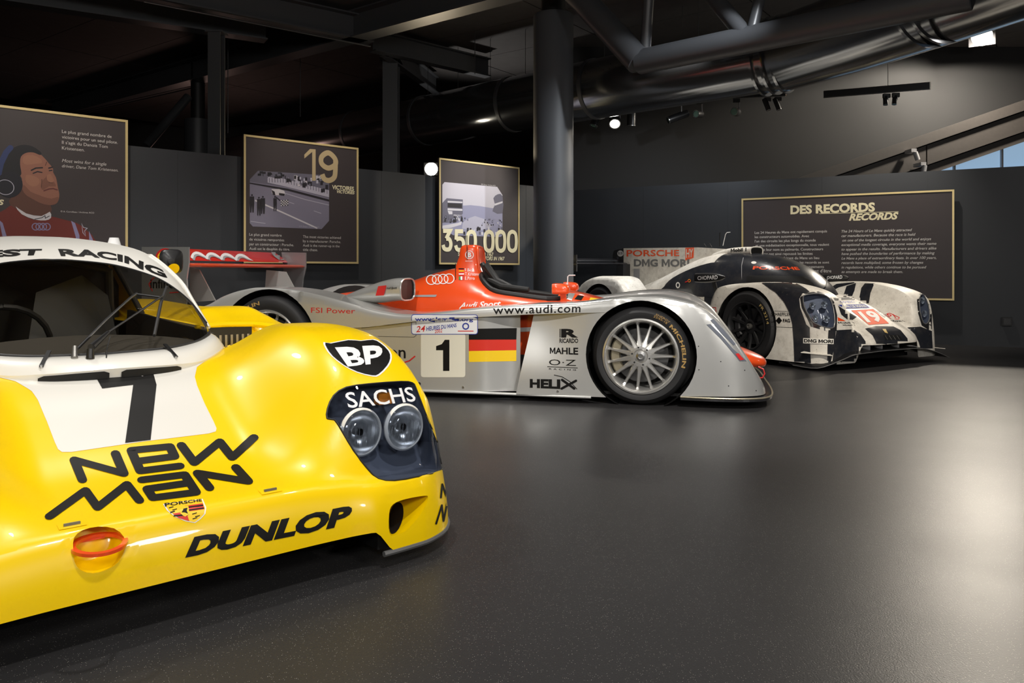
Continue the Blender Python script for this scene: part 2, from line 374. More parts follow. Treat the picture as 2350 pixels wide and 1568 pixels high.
def cut_axis(V, F, poly, ax, keep=lambda c: True):   # outline lies in the plane across axis ax (0,1,2)
    i, j = [(1, 2), (0, 2), (0, 1)][ax]
    def plane(a, b):
        co = [0, 0, 0]; co[i] = a[0]; co[j] = a[1]; no = [0, 0, 0]; no[i] = -(b[1]-a[1]); no[j] = b[0]-a[0]; return co, no
    return cut(V, F, poly, lambda p: (p[i], p[j]), plane, keep)
def circle2(c, r, n=40): return [(c[0]+r*math.cos(2*math.pi*k/n), c[1]+r*math.sin(2*math.pi*k/n)) for k in range(n)]
def skirt_rows(n, dense):   # 0..1 clustered at 0
    t = np.linspace(0, 1, n); return t**dense
def shell(v0, v1, uf, ub, T, zb, R, nfront=10, nu=110, nside=9, nmid=70, p=2., gam=1.):
    """bodywork: a height field T over a plan outline whose rim rounds down to zb. uf(v) front edge, ub rear edge"""
    ph = np.linspace(0, math.pi/2, nside); e = .11*(1-np.cos(ph))
    vs = np.r_[v0+e, np.linspace(v0+.11, v1-.11, nmid)[1:-1], (v1-e)[::-1]]
    phf = np.linspace(0, math.pi/2, nfront); ef = .11*(1-np.cos(phf))
    P = np.zeros((0, 0)); eps = 1e-3
    U = uf(vs); du = (uf(vs+eps)-uf(vs-eps))/(2*eps); rows = []
    full = U-ub
    for b in list(ef): rows.append((U-b, np.full_like(U, b)))
    for k in range(1, nu):
        t = (k/nu)**gam; x = .11+(full-.11-.1)*t; rows.append((U-x, x))
    for b in (.1*(1-np.cos(np.linspace(0, math.pi/2, 6))))[::-1]: rows.append((ub+b, full-b))
    G = []
    for u, b in rows:
        u = u*np.ones_like(vs); d = np.minimum.reduce([b/np.sqrt(1+du**2), vs-v0, v1-vs, np.maximum(u-ub, 0)])
        Rr = R(u, vs); x = np.clip(d/Rr, 0, 1); E = (1-(1-x)**p)**(1/p); z0 = zb(u, vs)
        z = z0+(np.maximum(T(u, vs), z0+.01)-z0)*E; G.append([Vector((a, c, q)) for a, c, q in zip(u, vs, z)])
    m = MB().grid(G); return [Vector(v) for v in m.V], [f[::-1] for f in m.F]
def rim_bowl(loop, dvec, depth, scale, steps=4, cap=True):
    """a pocket from a 3D rim loop"""
    L = [Vector(p) for p in loop]; c = sum(L, Vector())/len(L); d = Vector(dvec).normalized(); m = MB(); n = len(L); V = []; 
    for s in range(steps+1):
        t = s/steps; k = 1+(scale-1)*(1-math.cos(t*math.pi/2)); V += [c+(p-c)*k+d*depth*math.sin(t*math.pi/2) for p in L]
    F = [(i*n+j, i*n+(j+1) % n, (i+1)*n+(j+1) % n, (i+1)*n+j) for i in range(steps) for j in range(n)]
    if cap: F.append(tuple(steps*n+j for j in range(n)))
    return V, F
def mirror_v(V, F, c=0.): return [Vector((p[0], 2*c-p[1], p[2])) for p in V], [f[::-1] for f in F]
# ---------------------------------------------------------------- the room
def floor_mat():
    m, N, L, b = new_mat('epoxy_floor')
    tc = N.new('ShaderNodeTexCoord')
    n1 = N.new('ShaderNodeTexNoise'); n1.inputs['Scale'].default_value = 1.2; n1.inputs['Detail'].default_value = 6
    n2 = N.new('ShaderNodeTexNoise'); n2.inputs['Scale'].default_value = 230; n2.inputs['Detail'].default_value = 3
    vo = N.new('ShaderNodeTexVoronoi'); vo.inputs['Scale'].default_value = 240
    for n in (n1, n2, vo): L.new(tc.outputs['Object'], n.inputs['Vector'])
    r0 = N.new('ShaderNodeValToRGB'); r0.color_ramp.elements[0].color = (.026, .0255, .0265, 1); r0.color_ramp.elements[1].color = (.038, .037, .038, 1)
    L.new(n1.outputs['Fac'], r0.inputs[0])
    r1 = N.new('ShaderNodeValToRGB'); r1.color_ramp.elements[0].position = .10; r1.color_ramp.elements[0].color = (1, 1, 1, 1); r1.color_ramp.elements[1].position = .22; r1.color_ramp.elements[1].color = (0, 0, 0, 1)
    L.new(vo.outputs['Distance'], r1.inputs[0])
    sep = N.new('ShaderNodeSeparateColor'); L.new(vo.outputs['Color'], sep.inputs[0])
    gt = N.new('ShaderNodeMath'); gt.operation = 'GREATER_THAN'; gt.inputs[1].default_value = .72; L.new(sep.outputs[0], gt.inputs[0])
    mu = N.new('ShaderNodeMath'); mu.operation = 'MULTIPLY'; L.new(r1.outputs[0], mu.inputs[0]); L.new(gt.outputs[0], mu.inputs[1])
    mx = N.new('ShaderNodeMixRGB'); mx.inputs[2].default_value = (.42, .4, .36, 1); L.new(mu.outputs[0], mx.inputs[0]); L.new(r0.outputs[0], mx.inputs[1]); L.new(mx.outputs[0], b.inputs['Base Color'])
    rr = N.new('ShaderNodeMapRange'); b.inputs['Specular IOR Level'].default_value = .21; rr.inputs[3].default_value = .30; rr.inputs[4].default_value = .44; L.new(n1.outputs['Fac'], rr.inputs[0]); L.new(rr.outputs[0], b.inputs['Roughness'])
    bp = N.new('ShaderNodeBump'); bp.inputs['Strength'].default_value = .35; bp.inputs['Distance'].default_value = .0015; L.new(n2.outputs['Fac'], bp.inputs['Height']); L.new(bp.outputs[0], b.inputs['Normal'])
    return m
M['floor'] = floor_mat()
mk('wall_grey', (.028, .0315, .037), .55, bump=.05, scale=80); mk('ceiling_panel', (.085, .078, .076), .8, noise=.4, scale=6); mk('steel', (.045, .047, .051), .4); mk('back_wall', (.016, .016, .0165), .85); mk('column_grey', (.055, .059, .066), .55)
mk('duct_metal', (.26, .265, .275), .16, .95, bump=.1, scale=3); mk('soffit', (.05, .044, .04), .6, noise=.3, scale=20); mk('wire', (.12, .12, .12), .4, .8)
mk('panel_dark', (.045, .036, .038), .5); mk('panel_gold', (.70, .56, .27), .35, .3); mk('panel_text', (.62, .6, .58), .5); mk('panel_cream', (.80, .74, .50), .5); mk('panel_bronze', (.48, .38, .22), .45); mk('cable', (.01, .01, .01), .6)
for k, c in dict(ph_track=(.20, .19, .26), ph_light=(.42, .41, .50), ph_mid=(.13, .125, .17), ph_dark=(.018, .016, .022), ph_white=(.6, .58, .62), ph_sky=(.52, .50, .56), ph_hill=(.28, .28, .40), skin=(.29, .125, .085), skin_dark=(.11, .045, .032), skin_light=(.34, .155, .10), skin_mid=(.205, .085, .058), hair=(.012, .012, .016), suit_red=(.16, .022, .016), suit_blue=(.26, .24, .42), headset=(.012, .012, .02), headset_blue=(.03, .045, .14), lip=(.13, .035, .032)).items(): mk(k, c, .55)
mk('lamp_glow', (1, .9, .7), .5, emit=60); mk('lamp_glow_small', (1, .93, .8), .5, emit=25); mk('blue_glow', (.30, .45, .62), .5, emit=.45); mk('pale_pipe', (.6, .74, .86), .4); mk('lens_tint', (.3, .5, .4), .1, .6)

struct(MB().add([(-14, -4, 0), (14, -4, 0), (14, 20, 0), (-14, 20, 0)], [(0, 1, 2, 3)]).build('floor', 'floor'))
cl = struct(empty('ceiling', (0, 0, 4.45)))
cl_me = MB().box((-1.19, -.595, 0), (1.19, .595, .03)).build('ceiling_tile', 'ceiling_panel', cl)
ca, sa = math.cos(-.636), math.sin(-.636); first = True
for i in range(-7, 8):
    for j in range(-6, 22):
        x, y = i*2.4*ca-j*1.2*sa, i*2.4*sa+j*1.2*ca
        if not (-13 < x < 11 and 2.0 < y < 19.5): continue
        o = cl_me if first else cl_me.copy()
        if not first: COL.objects.link(o); o.parent = cl
        first = False; o.location = (x, y, 0); o.rotation_euler = (0, 0, -.636)
struct(MB().box((-14, -4, 4.6), (14, 20, 4.7)).build('ceiling_slab', 'black'))['kind'] = 'structure'
CORN = (.945, 11.95)
LW = Frame('wall_left', (CORN[0], CORN[1], 0), math.atan2(.6716, .741)); RW = Frame('wall_right', (CORN[0], CORN[1], 0), math.atan2(-2.75, 5.035))
struct(LW.o); struct(RW.o); WH = 2.13
MB().box((-14, 0, 0), (.12, .12, WH)).build('partition', 'wall_grey', LW.o); MB().box((0, 0, 0), (9.5, .12, WH)).build('partition', 'wall_grey', RW.o)
for k in range(11): MB().box((-13.2+k*1.22, -.0015, .0), (-13.1985+k*1.22, 0, WH)).build('panel_joint', 'dark', LW.o)
for k in range(7): MB().box((1.1+k*1.22, -.0015, .0), (1.1015+k*1.22, 0, WH)).build('panel_joint', 'dark', RW.o)
struct(MB().box((-14, 19.6, 0), (5.2, 19.8, 4.7)).build('wall_back', 'back_wall')); struct(MB().box((.4, 12.42, 0), (14, 12.6, 4.7)).build('wall_rear', 'back_wall'))
struct(MB().box((-14.1, -4, 0), (-14, 20, 4.7)).build('wall_far_left', 'wall_grey')); struct(MB().box((14, -4, 0), (14.1, 20, 4.7)).build('wall_far_right', 'wall_grey')); struct(MB().box((-14, -4.1, 0), (14, -4, 4.7)).build('wall_front', 'wall_grey'))
def W(px, py, Y): return Vector(((px-CX)/FPX*Y, Y, CH-(py-YH)/FPX*Y))

# --- display panels
def panel(fr, name, x0, x1, z0, z1, label):
    y = -.09; e = empty(name, fr.m @ Vector((x0, y, z0)), fr.o.rotation_euler.z); w, h = x1-x0, z1-z0
    e['label'] = label; e['category'] = 'display panel'; e['group'] = 'exhibition panels on the partition walls'
    MB().box((0, 0, 0), (w, .03, h)).build('board', 'panel_dark', e)
    b = MB(); t = .022
    for a, c in (((0, 0), (w, t)), ((0, h-t), (w, h)), ((0, t), (t, h-t)), ((w-t, t), (w, h-t))): b.box((a[0], -.008, a[1]), (c[0], 0, c[1]))
    b.build('frame', 'panel_gold', e)
    for sx in (.2, w-.2): MB().box((sx-.03, .03, max(h*.4, .1)), (sx+.03, .09, h*.4+.08)).build('spacer', 'dark', e)
    inv = fr.inv
    def loc(px, py):
        p = fr.onv(px, py, y); return np.array([p.x-x0, p.z-z0])
    def put(n, m, V, F, d=.001): return mesh_obj(n, [(a, -d, b) for a, b in V], F, m, e, False)
    def txt(s, xl, yb, xr, m='panel_text', bold=.0, shear=0, ys=1., n='lettering', sp=1., d=.002):
        V, F = text2d(s, bold, shear, sp); a = loc(xl, yb); b = loc(xr, yb); k = (b[0]-a[0])/(V[:, 0].max()-V[:, 0].min())
        V = V-np.array([V[:, 0].min(), 0]); V = np.c_[a[0]+V[:, 0]*k, a[1]+V[:, 1]*k*ys]
        for v, f in (islands(V, F) if len(s) < 4 else [(V, F)]): put(n, m, v, f, d)
    def shp(pts, m, n='print', sm=0, d=.0012):
        lp = smooth_loop(pts, sm) if sm else pts; V, F = fill2d([[tuple(loc(*q)) for q in lp]]); return put(n, m, V, F, d)
    def strk(lines, wd, m, n='print', d=.002, cap=6):
        for l in lines: V, F = ribbon2d([tuple(loc(*q)) for q in l], wd, cap); put(n, m, V, F, d)
    e_ = lambda: None
    return e, txt, shp, strk, put, loc
zt, zb_ = 2.36, .985
def xs(fr, a, b): return fr.onv(a, 500, -.09).x, fr.onv(b, 500, -.09).x
# driver portrait panel
a, b = xs(LW, -420, 293); e, txt, shp, strk, put, loc = panel(LW, 'display_panel', a, b, zb_, zt, 'gold-framed panel with a portrait of a driver wearing a headset and red overalls')
for t, x, y, r in (('Le plus grand nombre de', 142, 304, 256), ('victoires pour un seul pilote.', 142, 316.5, 270), ("Il s'agit du Danois Tom", 142, 329, 247), ('Kristensen.', 142, 342, 194)): txt(t, x, y+1, r)
for t, x, y, r in (('Most wins for a single', 142, 371, 244), ('driver, Dane Tom Kristensen.', 142, 383, 271)): txt(t, x, y+1, r, shear=.25)
txt('© A. Cornilleau / Archives ACO', 139, 487, 216); txt('s', -4, 470, 9, 'panel_cream', .02, .25)
shp([(-60, 592), (-60, 500), (0, 487), (30, 470), (50, 492), (80, 505), (112, 504), (117, 497), (150, 505), (178, 513), (200, 530), (216, 548), (220, 592)], 'suit_red', 'overalls', 3, .0012)
shp([(20, 462), (50, 430), (75, 455), (95, 466), (116, 470), (116, 492), (95, 496), (60, 490), (35, 478)], 'skin_dark', 'neck', 2, .0016)
shp([(36, 474), (60, 490), (95, 496), (114, 486), (117, 500), (104, 506), (80, 504), (50, 492)], 'ph_white', 'collar', 2, .0020)
shp([(45, 350), (62, 347), (86, 350), (100, 361), (112, 375), (121, 386), (122, 396), (128, 407), (131, 420), (133, 432), (136, 446), (134, 460), (128, 468), (115, 471), (95, 467), (75, 457), (58, 446), (50, 430), (50, 410), (42, 395), (45, 372)], 'skin', 'face', 3, .0020)
shp([(58, 446), (50, 430), (56, 425), (70, 440), (90, 448), (100, 452), (118, 456), (133, 452), (134, 460), (128, 468), (115, 471), (95, 467), (75, 457)], 'skin_mid', 'jaw_shadow', 2, .0024)
shp([(95, 418), (104, 408), (112, 402), (124, 418), (128, 428), (112, 428), (100, 436), (94, 432)], 'skin_mid', 'cheek_shadow', 2, .0024)
shp([(55, 358), (75, 356), (92, 364), (96, 374), (80, 376), (62, 378), (52, 372)], 'skin_light', 'brow_light', 2, .0024)
shp([(60, 402), (78, 404), (90, 412), (88, 424), (74, 428), (60, 418)], 'skin_light', 'cheek_light', 2, .0024); shp([(108, 402), (116, 400), (122, 410), (124, 416), (116, 419), (108, 413)], 'skin_light', 'nose', 2, .0026)
shp([(2, 395), (5, 365), (22, 345), (48, 333), (74, 336), (94, 350), (92, 356), (76, 350), (60, 351), (48, 360), (46, 378), (49, 398), (44, 405), (34, 410), (14, 402)], 'hair', 'hair', 3, .0026)
strk([[(72, 391), (82, 386), (97, 385)], [(112, 386), (120, 384)]], .012, 'hair', 'eyebrow', .0028); strk([[(76, 398), (86, 394), (96, 396)], [(113, 392), (119, 391)]], .010, 'headset', 'eye', .0028)
strk([[(101, 438), (112, 434), (122, 433), (131, 436)]], .012, 'lip', 'mouth', .0030); strk([[(107, 372), (104, 380)], [(96, 412), (95, 430)], [(112, 419), (120, 420)]], .006, 'skin_dark', 'crease', .0030)
shp(circle2((22, 424), 30, 24), 'headset', 'ear_cup', 0, .0032); strk([[(-6, 410), (2, 375), (14, 350), (24, 339)]], .045, 'headset_blue', 'headband', .0030)
V, F = ring2d(tuple(loc(12, 430)), .062, .068); put('ear_cup_ring', 'ph_light', V, F, .0036)
for k in range(4):
    V, F = ring2d(tuple(loc(81.5+k*8.7, 520.5)), .026, .034, ax=.9); put('rings_emblem', 'suit_blue', V, F, .002)
shp([(163, 507), (172, 512), (182, 540), (184, 600), (176, 600), (174, 545)], 'suit_blue', 'shoulder_stripe', 0, .0022); shp([(-2, 505), (6, 512), (16, 545), (16, 600), (8, 600), (6, 545)], 'suit_blue', 'shoulder_stripe', 0, .0022); shp([(204, 530), (213, 550), (216, 600), (206, 600)], 'suit_blue', 'shoulder_stripe', 0, .0022)
strk([[(187, 512), (191, 522), (200, 524), (194, 530), (196, 542), (190, 534), (187, 512)]], .006, 'ph_light', 'star_emblem', .0024); strk([[(80, 503), (96, 500), (103, 495), (104, 501), (113, 496)]], .006, 'headset', 'collar_emblem', .0026)
# victories panel
a, b = xs(LW, 559, 822); e, txt, shp, strk, put, loc = panel(LW, 'display_panel', a, b, zb_, zt, 'gold-framed panel headed 19 with a chequered flag race photograph')
shp([(592, 392), (742, 402), (755, 412), (755, 507), (738, 526), (580, 520), (573, 512), (573, 412)], 'ph_track', 'photo')
shp([(592, 392), (742, 402), (755, 412), (755, 455), (660, 430), (573, 417), (573, 412)], 'ph_mid', 'trees', 0, .0016)
shp([(573, 419), (660, 433), (755, 458), (755, 463), (660, 438), (573, 422)], 'ph_dark', 'barrier', 0, .002); shp([(614, 406), (650, 410), (755, 437), (755, 453), (650, 427), (614, 419)], 'ph_light', 'fence', 0, .0018)
for k in range(22):
    x = 618+k*6.3; y = 409+max(0, k-5)*1.62; strk([[(x, y), (x+.3, y+10)]], .008, 'ph_mid', 'fence_post', .0022, 0)
r2 = random.Random(3)
for k in range(60):
    t = r2.random(); x = 655+t*98; y = 402+t*14+r2.random()*(12+t*14); s = 1.2+2.2*r2.random()
    shp([(x-s, y-s*1.6), (x+s, y-s*1.6), (x+s, y+s*1.6), (x-s, y+s*1.6)], r2.choice(['ph_dark', 'ph_dark', 'ph_light', 'ph_white', 'ph_mid']), 'spectator', 0, .0024+.00005*k)
for k in range(24):
    t = r2.random(); x = 592+t*60; y = 394+t*5+r2.random()*10; shp([(x-4, y-2), (x+4, y-2), (x+4, y+3), (x-4, y+3)], r2.choice(['ph_dark', 'ph_mid', 'hair']), 'tree', 0, .002+.00004*k)
strk([[(585, 460), (640, 484), (728, 524)]], .016, 'ph_white', 'track_line', .002, 0); strk([[(655, 444), (700, 458), (755, 471)]], .008, 'ph_light', 'track_line', .002, 0); strk([[(575, 508), (609, 513)], [(663, 464), (675, 468)], [(720, 484), (737, 490)]], .007, 'ph_light', 'track_line', .002, 0)
shp([(623, 434), (640, 434), (652, 438), (655, 446), (652, 449), (628, 448), (624, 444)], 'ph_white', 'race_car', 0, .0028); shp([(623, 436), (630, 440), (632, 449), (626, 447)], 'ph_dark', 'wheel', 0, .0032); shp([(640, 443), (654, 445), (652, 449.5), (640, 448)], 'ph_dark', 'shadow', 0, .0032)
for x, y0, y1, wv in ((578, 446, 488, 5), (594, 452, 495, 4.5), (603, 450, 491, 5), (631, 450, 485, 4)):
    hh = y1-y0; shp(circle2((x, y0+2), 2.2, 8), 'ph_dark', 'official', 0, .003); shp([(x-wv, y0+5), (x+wv, y0+5), (x+wv*1.05, y0+hh*.5), (x+wv*.8, y1), (x+1, y1), (x, y0+hh*.6), (x-1.5, y1), (x-wv*.8, y1), (x-wv, y0+hh*.5)], 'ph_dark', 'official', 0, .003)
strk([[(634, 453), (642, 460)]], .012, 'ph_dark', 'arm', .003); 
for i in range(6):
    for j in range(5):
        x = 644+i*2.9; y = 460-i*.3+j*2.7; shp([(x, y), (x+2.9, y-.3), (x+2.9, y+2.4), (x, y+2.7)], 'ph_dark' if (i+j) % 2 else 'ph_white', 'flag_square', 0, .0034)
shp([(698, 364), (698, 355), (711, 342), (724, 343), (724, 415), (716, 415), (716, 349)], 'panel_bronze', 'numeral', 0, .0042)
nine = smooth_loop([(753, 351), (768, 364), (769, 378), (753, 386), (738, 376), (738, 360)], 6); st = [tuple(loc(*q)) for q in nine]; V, F = ribbon2d(st+[st[0]], .06, 0); put('numeral', 'panel_bronze', V, F, .0042); V, F = ribbon2d([tuple(loc(*q)) for q in smooth_loop([(769.5, 368), (769, 395), (766, 408), (755, 414.5), (744, 411), (739, 400)], 4, False)], .06, 0); put('numeral', 'panel_bronze', V, F, .0047)
txt('BP', 725, 413, 738, 'ph_white', .03, 0, 1, d=.0036); txt('VICTOIRES', 762, 434, 812, 'panel_cream', .03, 0, 1.1); txt('VICTORIES', 773, 443, 814, 'panel_cream', .03, .3, 1.0)
for t, x, y, r in (('Le plus grand nombre', 572, 541, 646), ('de victoires remportées', 572, 552, 652), ('par un constructeur : Porsche.', 572, 563, 674), ('Audi est le dauphin du titre.', 572, 573.5, 665)): txt(t, x, y, r)
for t, x, y, r in (('The most victories achieved', 695, 546, 782), ('by a manufacturer: Porsche.', 695, 556, 782), ('Audi is the runner-up in the', 695, 566, 779), ('title chase.', 695, 576, 729)): txt(t, x, y, r)
txt('© P. Dreux / Archives ACO', 686, 521, 732, 'ph_light', d=.004)
# spectators panel
a, b = xs(LW, 1007.5, 1191.5); e, txt, shp, strk, put, loc = panel(LW, 'display_panel', a, b, zb_, zt, 'gold-framed panel with 350 000 and a crowded race start photograph')
shp([(1020, 418), (1141, 429), (1153, 448), (1153, 541), (1148, 544), (1040, 540), (1015, 524), (1015, 424)], 'ph_sky', 'photo')
shp([(1062, 472), (1080, 471), (1100, 473), (1130, 478), (1153, 480), (1153, 541), (1148, 544), (1040, 540), (1015, 524), (1015, 500), (1060, 492)], 'ph_hill', 'hillside', 0, .0015)
shp([(1078, 500), (1090, 496), (1112, 503), (1130, 520), (1100, 530), (1060, 525), (1062, 510)], 'ph_light', 'track', 0, .0018)
shp([(1025, 455), (1062, 458), (1062, 490), (1048, 510), (1015, 512), (1015, 466)], 'ph_mid', 'grandstand', 0, .002); shp([(1027, 461), (1061, 463), (1061, 466), (1027, 465)], 'ph_white', 'stand_edge', 0, .0024); shp([(1027, 478), (1061, 480), (1061, 484), (1027, 483)], 'ph_white', 'stand_edge', 0, .0024); shp([(1027, 484), (1038, 485), (1038, 492), (1030, 492)], 'ph_white', 'stand_edge', 0, .0025); shp([(1027, 466), (1060, 468), (1060, 478), (1027, 476)], 'ph_dark', 'stand_shade', 0, .0022)
shp([(1132, 455), (1142, 446), (1153, 450), (1153, 490), (1130, 485), (1136, 470)], 'ph_mid', 'pine_tree', 2, .002); shp([(1134, 468), (1153, 462), (1153, 466), (1136, 472)], 'ph_white', 'stand_edge', 0, .0024)
shp([(1015, 518), (1050, 512), (1060, 508), (1058, 516), (1035, 523), (1015, 525)], 'ph_white', 'wall', 0, .0022); txt('FERODO', 1041, 496, 1059, 'ph_white', .02, 0, .9, d=.0026)
for k in range(110):
    t = r2.random(); x = 1017+t*134; big = r2.random() < .35
    y = (524+r2.random()*14 if x > 1060 else 498+r2.random()*12) if big else (500+r2.random()*22 if x > 1105 else 495+r2.random()*14); s = 2.0 if big else 1.0
    if 1075 < x < 1105 and y < 520: continue
    shp([(x-s, y-s*1.8), (x+s, y-s*1.8), (x+s, y+s*1.6), (x-s, y+s*1.6)], r2.choice(['ph_dark', 'ph_mid', 'ph_white', 'ph_dark', 'ph_hill']), 'spectator', 0, .0026+.00003*k)
def digit(lines, x0, w, y0, h, wd):
    for k, l in enumerate(lines):
        pts = smooth_loop(l, 5, l[0] == l[-1]) if len(l) > 4 else l
        if l[0] == l[-1] and len(l) > 4: pts = smooth_loop(l[:-1], 5, True); pts.append(pts[0])
        elif len(l) > 4: pts = smooth_loop(l, 5, False)
        V, F = ribbon2d([tuple(loc(x0+q[0]*w, y0+q[1]*h)) for q in pts], wd, 0); put('numeral', 'panel_cream', V, F, .0068+.0004*k)
D0 = [[(.5, 0), (.88, .1), (1, .35), (1, .65), (.88, .9), (.5, 1), (.12, .9), (0, .65), (0, .35), (.12, .1), (.5, 0)]]
digit([[(0, 0), (.9, 0), (.4, .42)], [(.4, .42), (.8, .45), (1, .7), (.85, .95), (.5, 1), (.15, .94), (0, .75)]], 1016, 18, 530, 43, .055)
digit([[(.95, 0), (.1, 0), (.06, .45)], [(.06, .45), (.5, .38), (.9, .48), (1, .72), (.85, .95), (.5, 1), (.15, .94), (0, .75)]], 1045, 18, 531, 43, .055)
for x in (1072, 1112.5, 1139.5, 1166): digit(D0, x, 18, 532, 44, .055)
txt('SPECTATEURS EN 1967', 1051, 587, 1132, 'panel_cream', .02, 0, 1.2); txt('SPECTATORS IN 1967', 1085, 597, 1158, 'panel_cream', .02, .3, 1.2); txt('© P. Dreux / Archives ACO', 1104, 424.5, 1137)
# records panel
a, b = xs(RW, 1702, 2190); zr1 = RW.onv(2190, 435, -.09).z; zr0 = RW.onv(2190, 690, -.09).z
e, txt, shp, strk, put, loc = panel(RW, 'display_panel', a, b, zr0, zr1, 'wide gold-framed text panel headed DES RECORDS behind the white and black car')
txt('DES RECORDS', 1814, 491, 2008, 'panel_cream', .045, 0, .95); txt('RECORDS', 1948, 506, 2062, 'panel_cream', .045, .3, .95); strk([[(1880, 490.5), (2062, 486)]], .006, 'panel_cream', 'rule', .002, 0)
FR = ['Les 24 Heures du Mans ont rapidement conquis', 'les constructeurs automobiles. Avec', "l'un des circuits les plus longs du monde", 'et une médiatisation exceptionnelle, tous veulent', 'inscrire leur nom au palmarès. Constructeurs', 'et pilotes ont ainsi repoussé les limites', 'de la performance, faisant du Mans un lieu', "d'exploits. En plus de 100 ans, les records se sont", 'multipliés ; certains figés par les changements', "de règlements, d'autres continuent d'être", 'suivis, dans l\'espoir d\'être battus.']
FX = [(1732, 1898), (1732, 1857), (1732, 1872), (1734, 1903), (1731, 1889), (1731, 1865), (1731, 1880), (1731, 1903), (1731, 1891), (1731, 1908), (1731, 1861)]
for k, t in enumerate(FR): txt(t, FX[k][0], 537+k*9.8, FX[k][1], bold=.012)
EN = ['The 24 Hours of Le Mans quickly attracted', 'car manufacturers. Because the race is held', 'on one of the longest circuits in the world and enjoys', 'exceptional media coverage, everyone wants their name', 'to appear in the results. Manufacturers and drivers alike', 'have pushed the boundaries of performance by making', 'Le Mans a place of extraordinary feats. In over 100 years,', 'records have multiplied; some frozen by changes', 'in regulations, while others continue to be pursued', 'as attempts are made to break them.']
EX = [2093, 2101, 2137, 2149, 2149, 2145, 2149, 2119, 2126, 2072]
for k, t in enumerate(EN): txt(t, 1931 if k != 2 else 1933, 534+k*10.3, EX[k], bold=.012, shear=.25)

# --- steel work, duct, truss, lamps
def thing_mesh(mb, name, m, label, cat, group=None, smooth=False, ang=35): return tag(mb.build(name, m, None, smooth, ang), label, cat, group)
cc = W(1270, 622, 9.8); col = empty('round_column', (cc.x, 9.8, 0)); tag(col, 'round grey concrete column rising behind the silver and orange car', 'column')
MB().lathe([(.25, 0), (.25, 4.08), (.245, 4.09), (.0, 4.09)], (0, 0, 0), (0, 0, 1), 48).build('shaft', 'column_grey', col, True); MB().lathe([(.15, 4.09), (.15, 4.6)], (0, 0, 0), (0, 0, 1), 24).build('steel_core', 'black', col, True)
for k in range(4): MB().bar((.17*math.cos(k*1.571+.5), .17*math.sin(k*1.571+.5), 4.09), (.17*math.cos(k*1.571+.5), .17*math.sin(k*1.571+.5), 4.6), .03, .06).build('core_rib', 'steel', col)
c2 = W(454, 622, 13); col2 = empty('round_column', (c2.x, 13, 0)); tag(col2, 'dark round column with a thin steel top beside the tall steel post', 'column')
MB().lathe([(.21, 0), (.21, 3.4), (0, 3.4)], (0, 0, 0), (0, 0, 1), 32).build('shaft', 'steel', col2, True); MB().lathe([(.11, 3.4), (.11, 4.5)], (0, 0, 0), (0, 0, 1), 16).build('steel_core', 'black', col2, True)
def hpost(px0, px1, ytop, Y, label):
    x0 = (px0-CX)/FPX*Y; x1 = (px1-CX)/FPX*Y; z1 = W(0, ytop, Y).z; xm = (x0+x1)/2; wv = x1-x0
    p = empty('steel_post', (xm, Y, 0)); tag(p, label, 'post', 'steel posts behind the left partition')
    MB().box((-wv/2, -.012+wv/2, 0), (wv/2, .012+wv/2, z1)).build('flange', 'steel', p); MB().box((-wv/2, -.012-wv/2, 0), (wv/2, .012-wv/2, z1)).build('flange', 'steel', p); MB().box((-.01, -wv/2, 0), (.01, wv/2, z1)).build('web', 'steel', p); MB().box((-wv*.7, -wv*.7, z1), (wv*.7, wv*.7, z1+.02)).build('cap_plate', 'steel', p)
hpost(483, 511, 78, 9.5, 'slim steel post beside the dark round column'); hpost(881, 915, 142, 12.0, 'steel post standing behind the wall lamp')
def ibeam(p, q, h, wd, label):
    p = Vector(p); q = Vector(q); e = empty('roof_beam', p); tag(e, label, 'beam', 'steel beams under the roof'); d = q-p
    MB().bar((0, 0, .01), d+Vector((0, 0, .01)), wd, .02).build('bottom_flange', 'steel', e); MB().bar((0, 0, h-.01), d+Vector((0, 0, h-.01)), wd, .02).build('top_flange', 'steel', e); MB().bar((0, 0, h/2), d+Vector((0, 0, h/2)), .014, h-.03).build('web', 'steel', e)
def zz(px, py, z): Y = (z-CH)*FPX/(YH-py); return Vector(((px-CX)/FPX*Y, Y, z))
ibeam(zz(120, 275, 4.0), zz(1230, -18, 4.0)+(zz(1230, -18, 4.0)-zz(120, 275, 4.0))*.35, .36, .26, 'long main roof beam crossing above the left partition'); ibeam(zz(330, -2, 4.0)*1+(zz(330, -2, 4.0)-zz(850, 100, 4.0))*2.2, zz(850, 100, 4.0), .34, .22, 'cross beam joining the main beam above the panels'); ibeam(zz(-40, -1, 4.0)+(zz(-40, -1, 4.0)-zz(610, 95, 4.0))*1.6, zz(610, 95, 4.0), .34, .22, 'cross beam carried on the slim steel post'); ibeam(zz(855, 118, 4.05), zz(1120, 178, 4.05), .3, .16, 'short beam running from the rear post to the duct'); ibeam(zz(880, 128, 4.05), zz(1000, 215, 4.05), .3, .12, 'thin beam in front of the lit ceiling patch')
thing_mesh(MB().tube([W(335, 335, 12.2), W(432, 222, 12.76)], .07, 12), 'brace_tube', 'steel', 'slanting brace tube leaning against the dark round column', 'brace', None, True)
for (p, q, lb) in (((330, -2), (850, 100), 'thin light conduit along the cross beam'), ((150, 262), (470, 190), 'thin conduit along the dark main beam')):
    thing_mesh(MB().tube([zz(p[0], p[1]+6, 3.97), zz(q[0], q[1]+6, 3.97)], .012, 8), 'conduit', 'wire', lb, 'conduit', None, True)
dz = 3.38; dA = [(-6.2, 17.1), (-2.06, 13.5), (3.10, 8.98)]; dB = [(3.10, 8.98), (3.55, 8.1), (3.94, 7.06), (4.5, 5.4)]
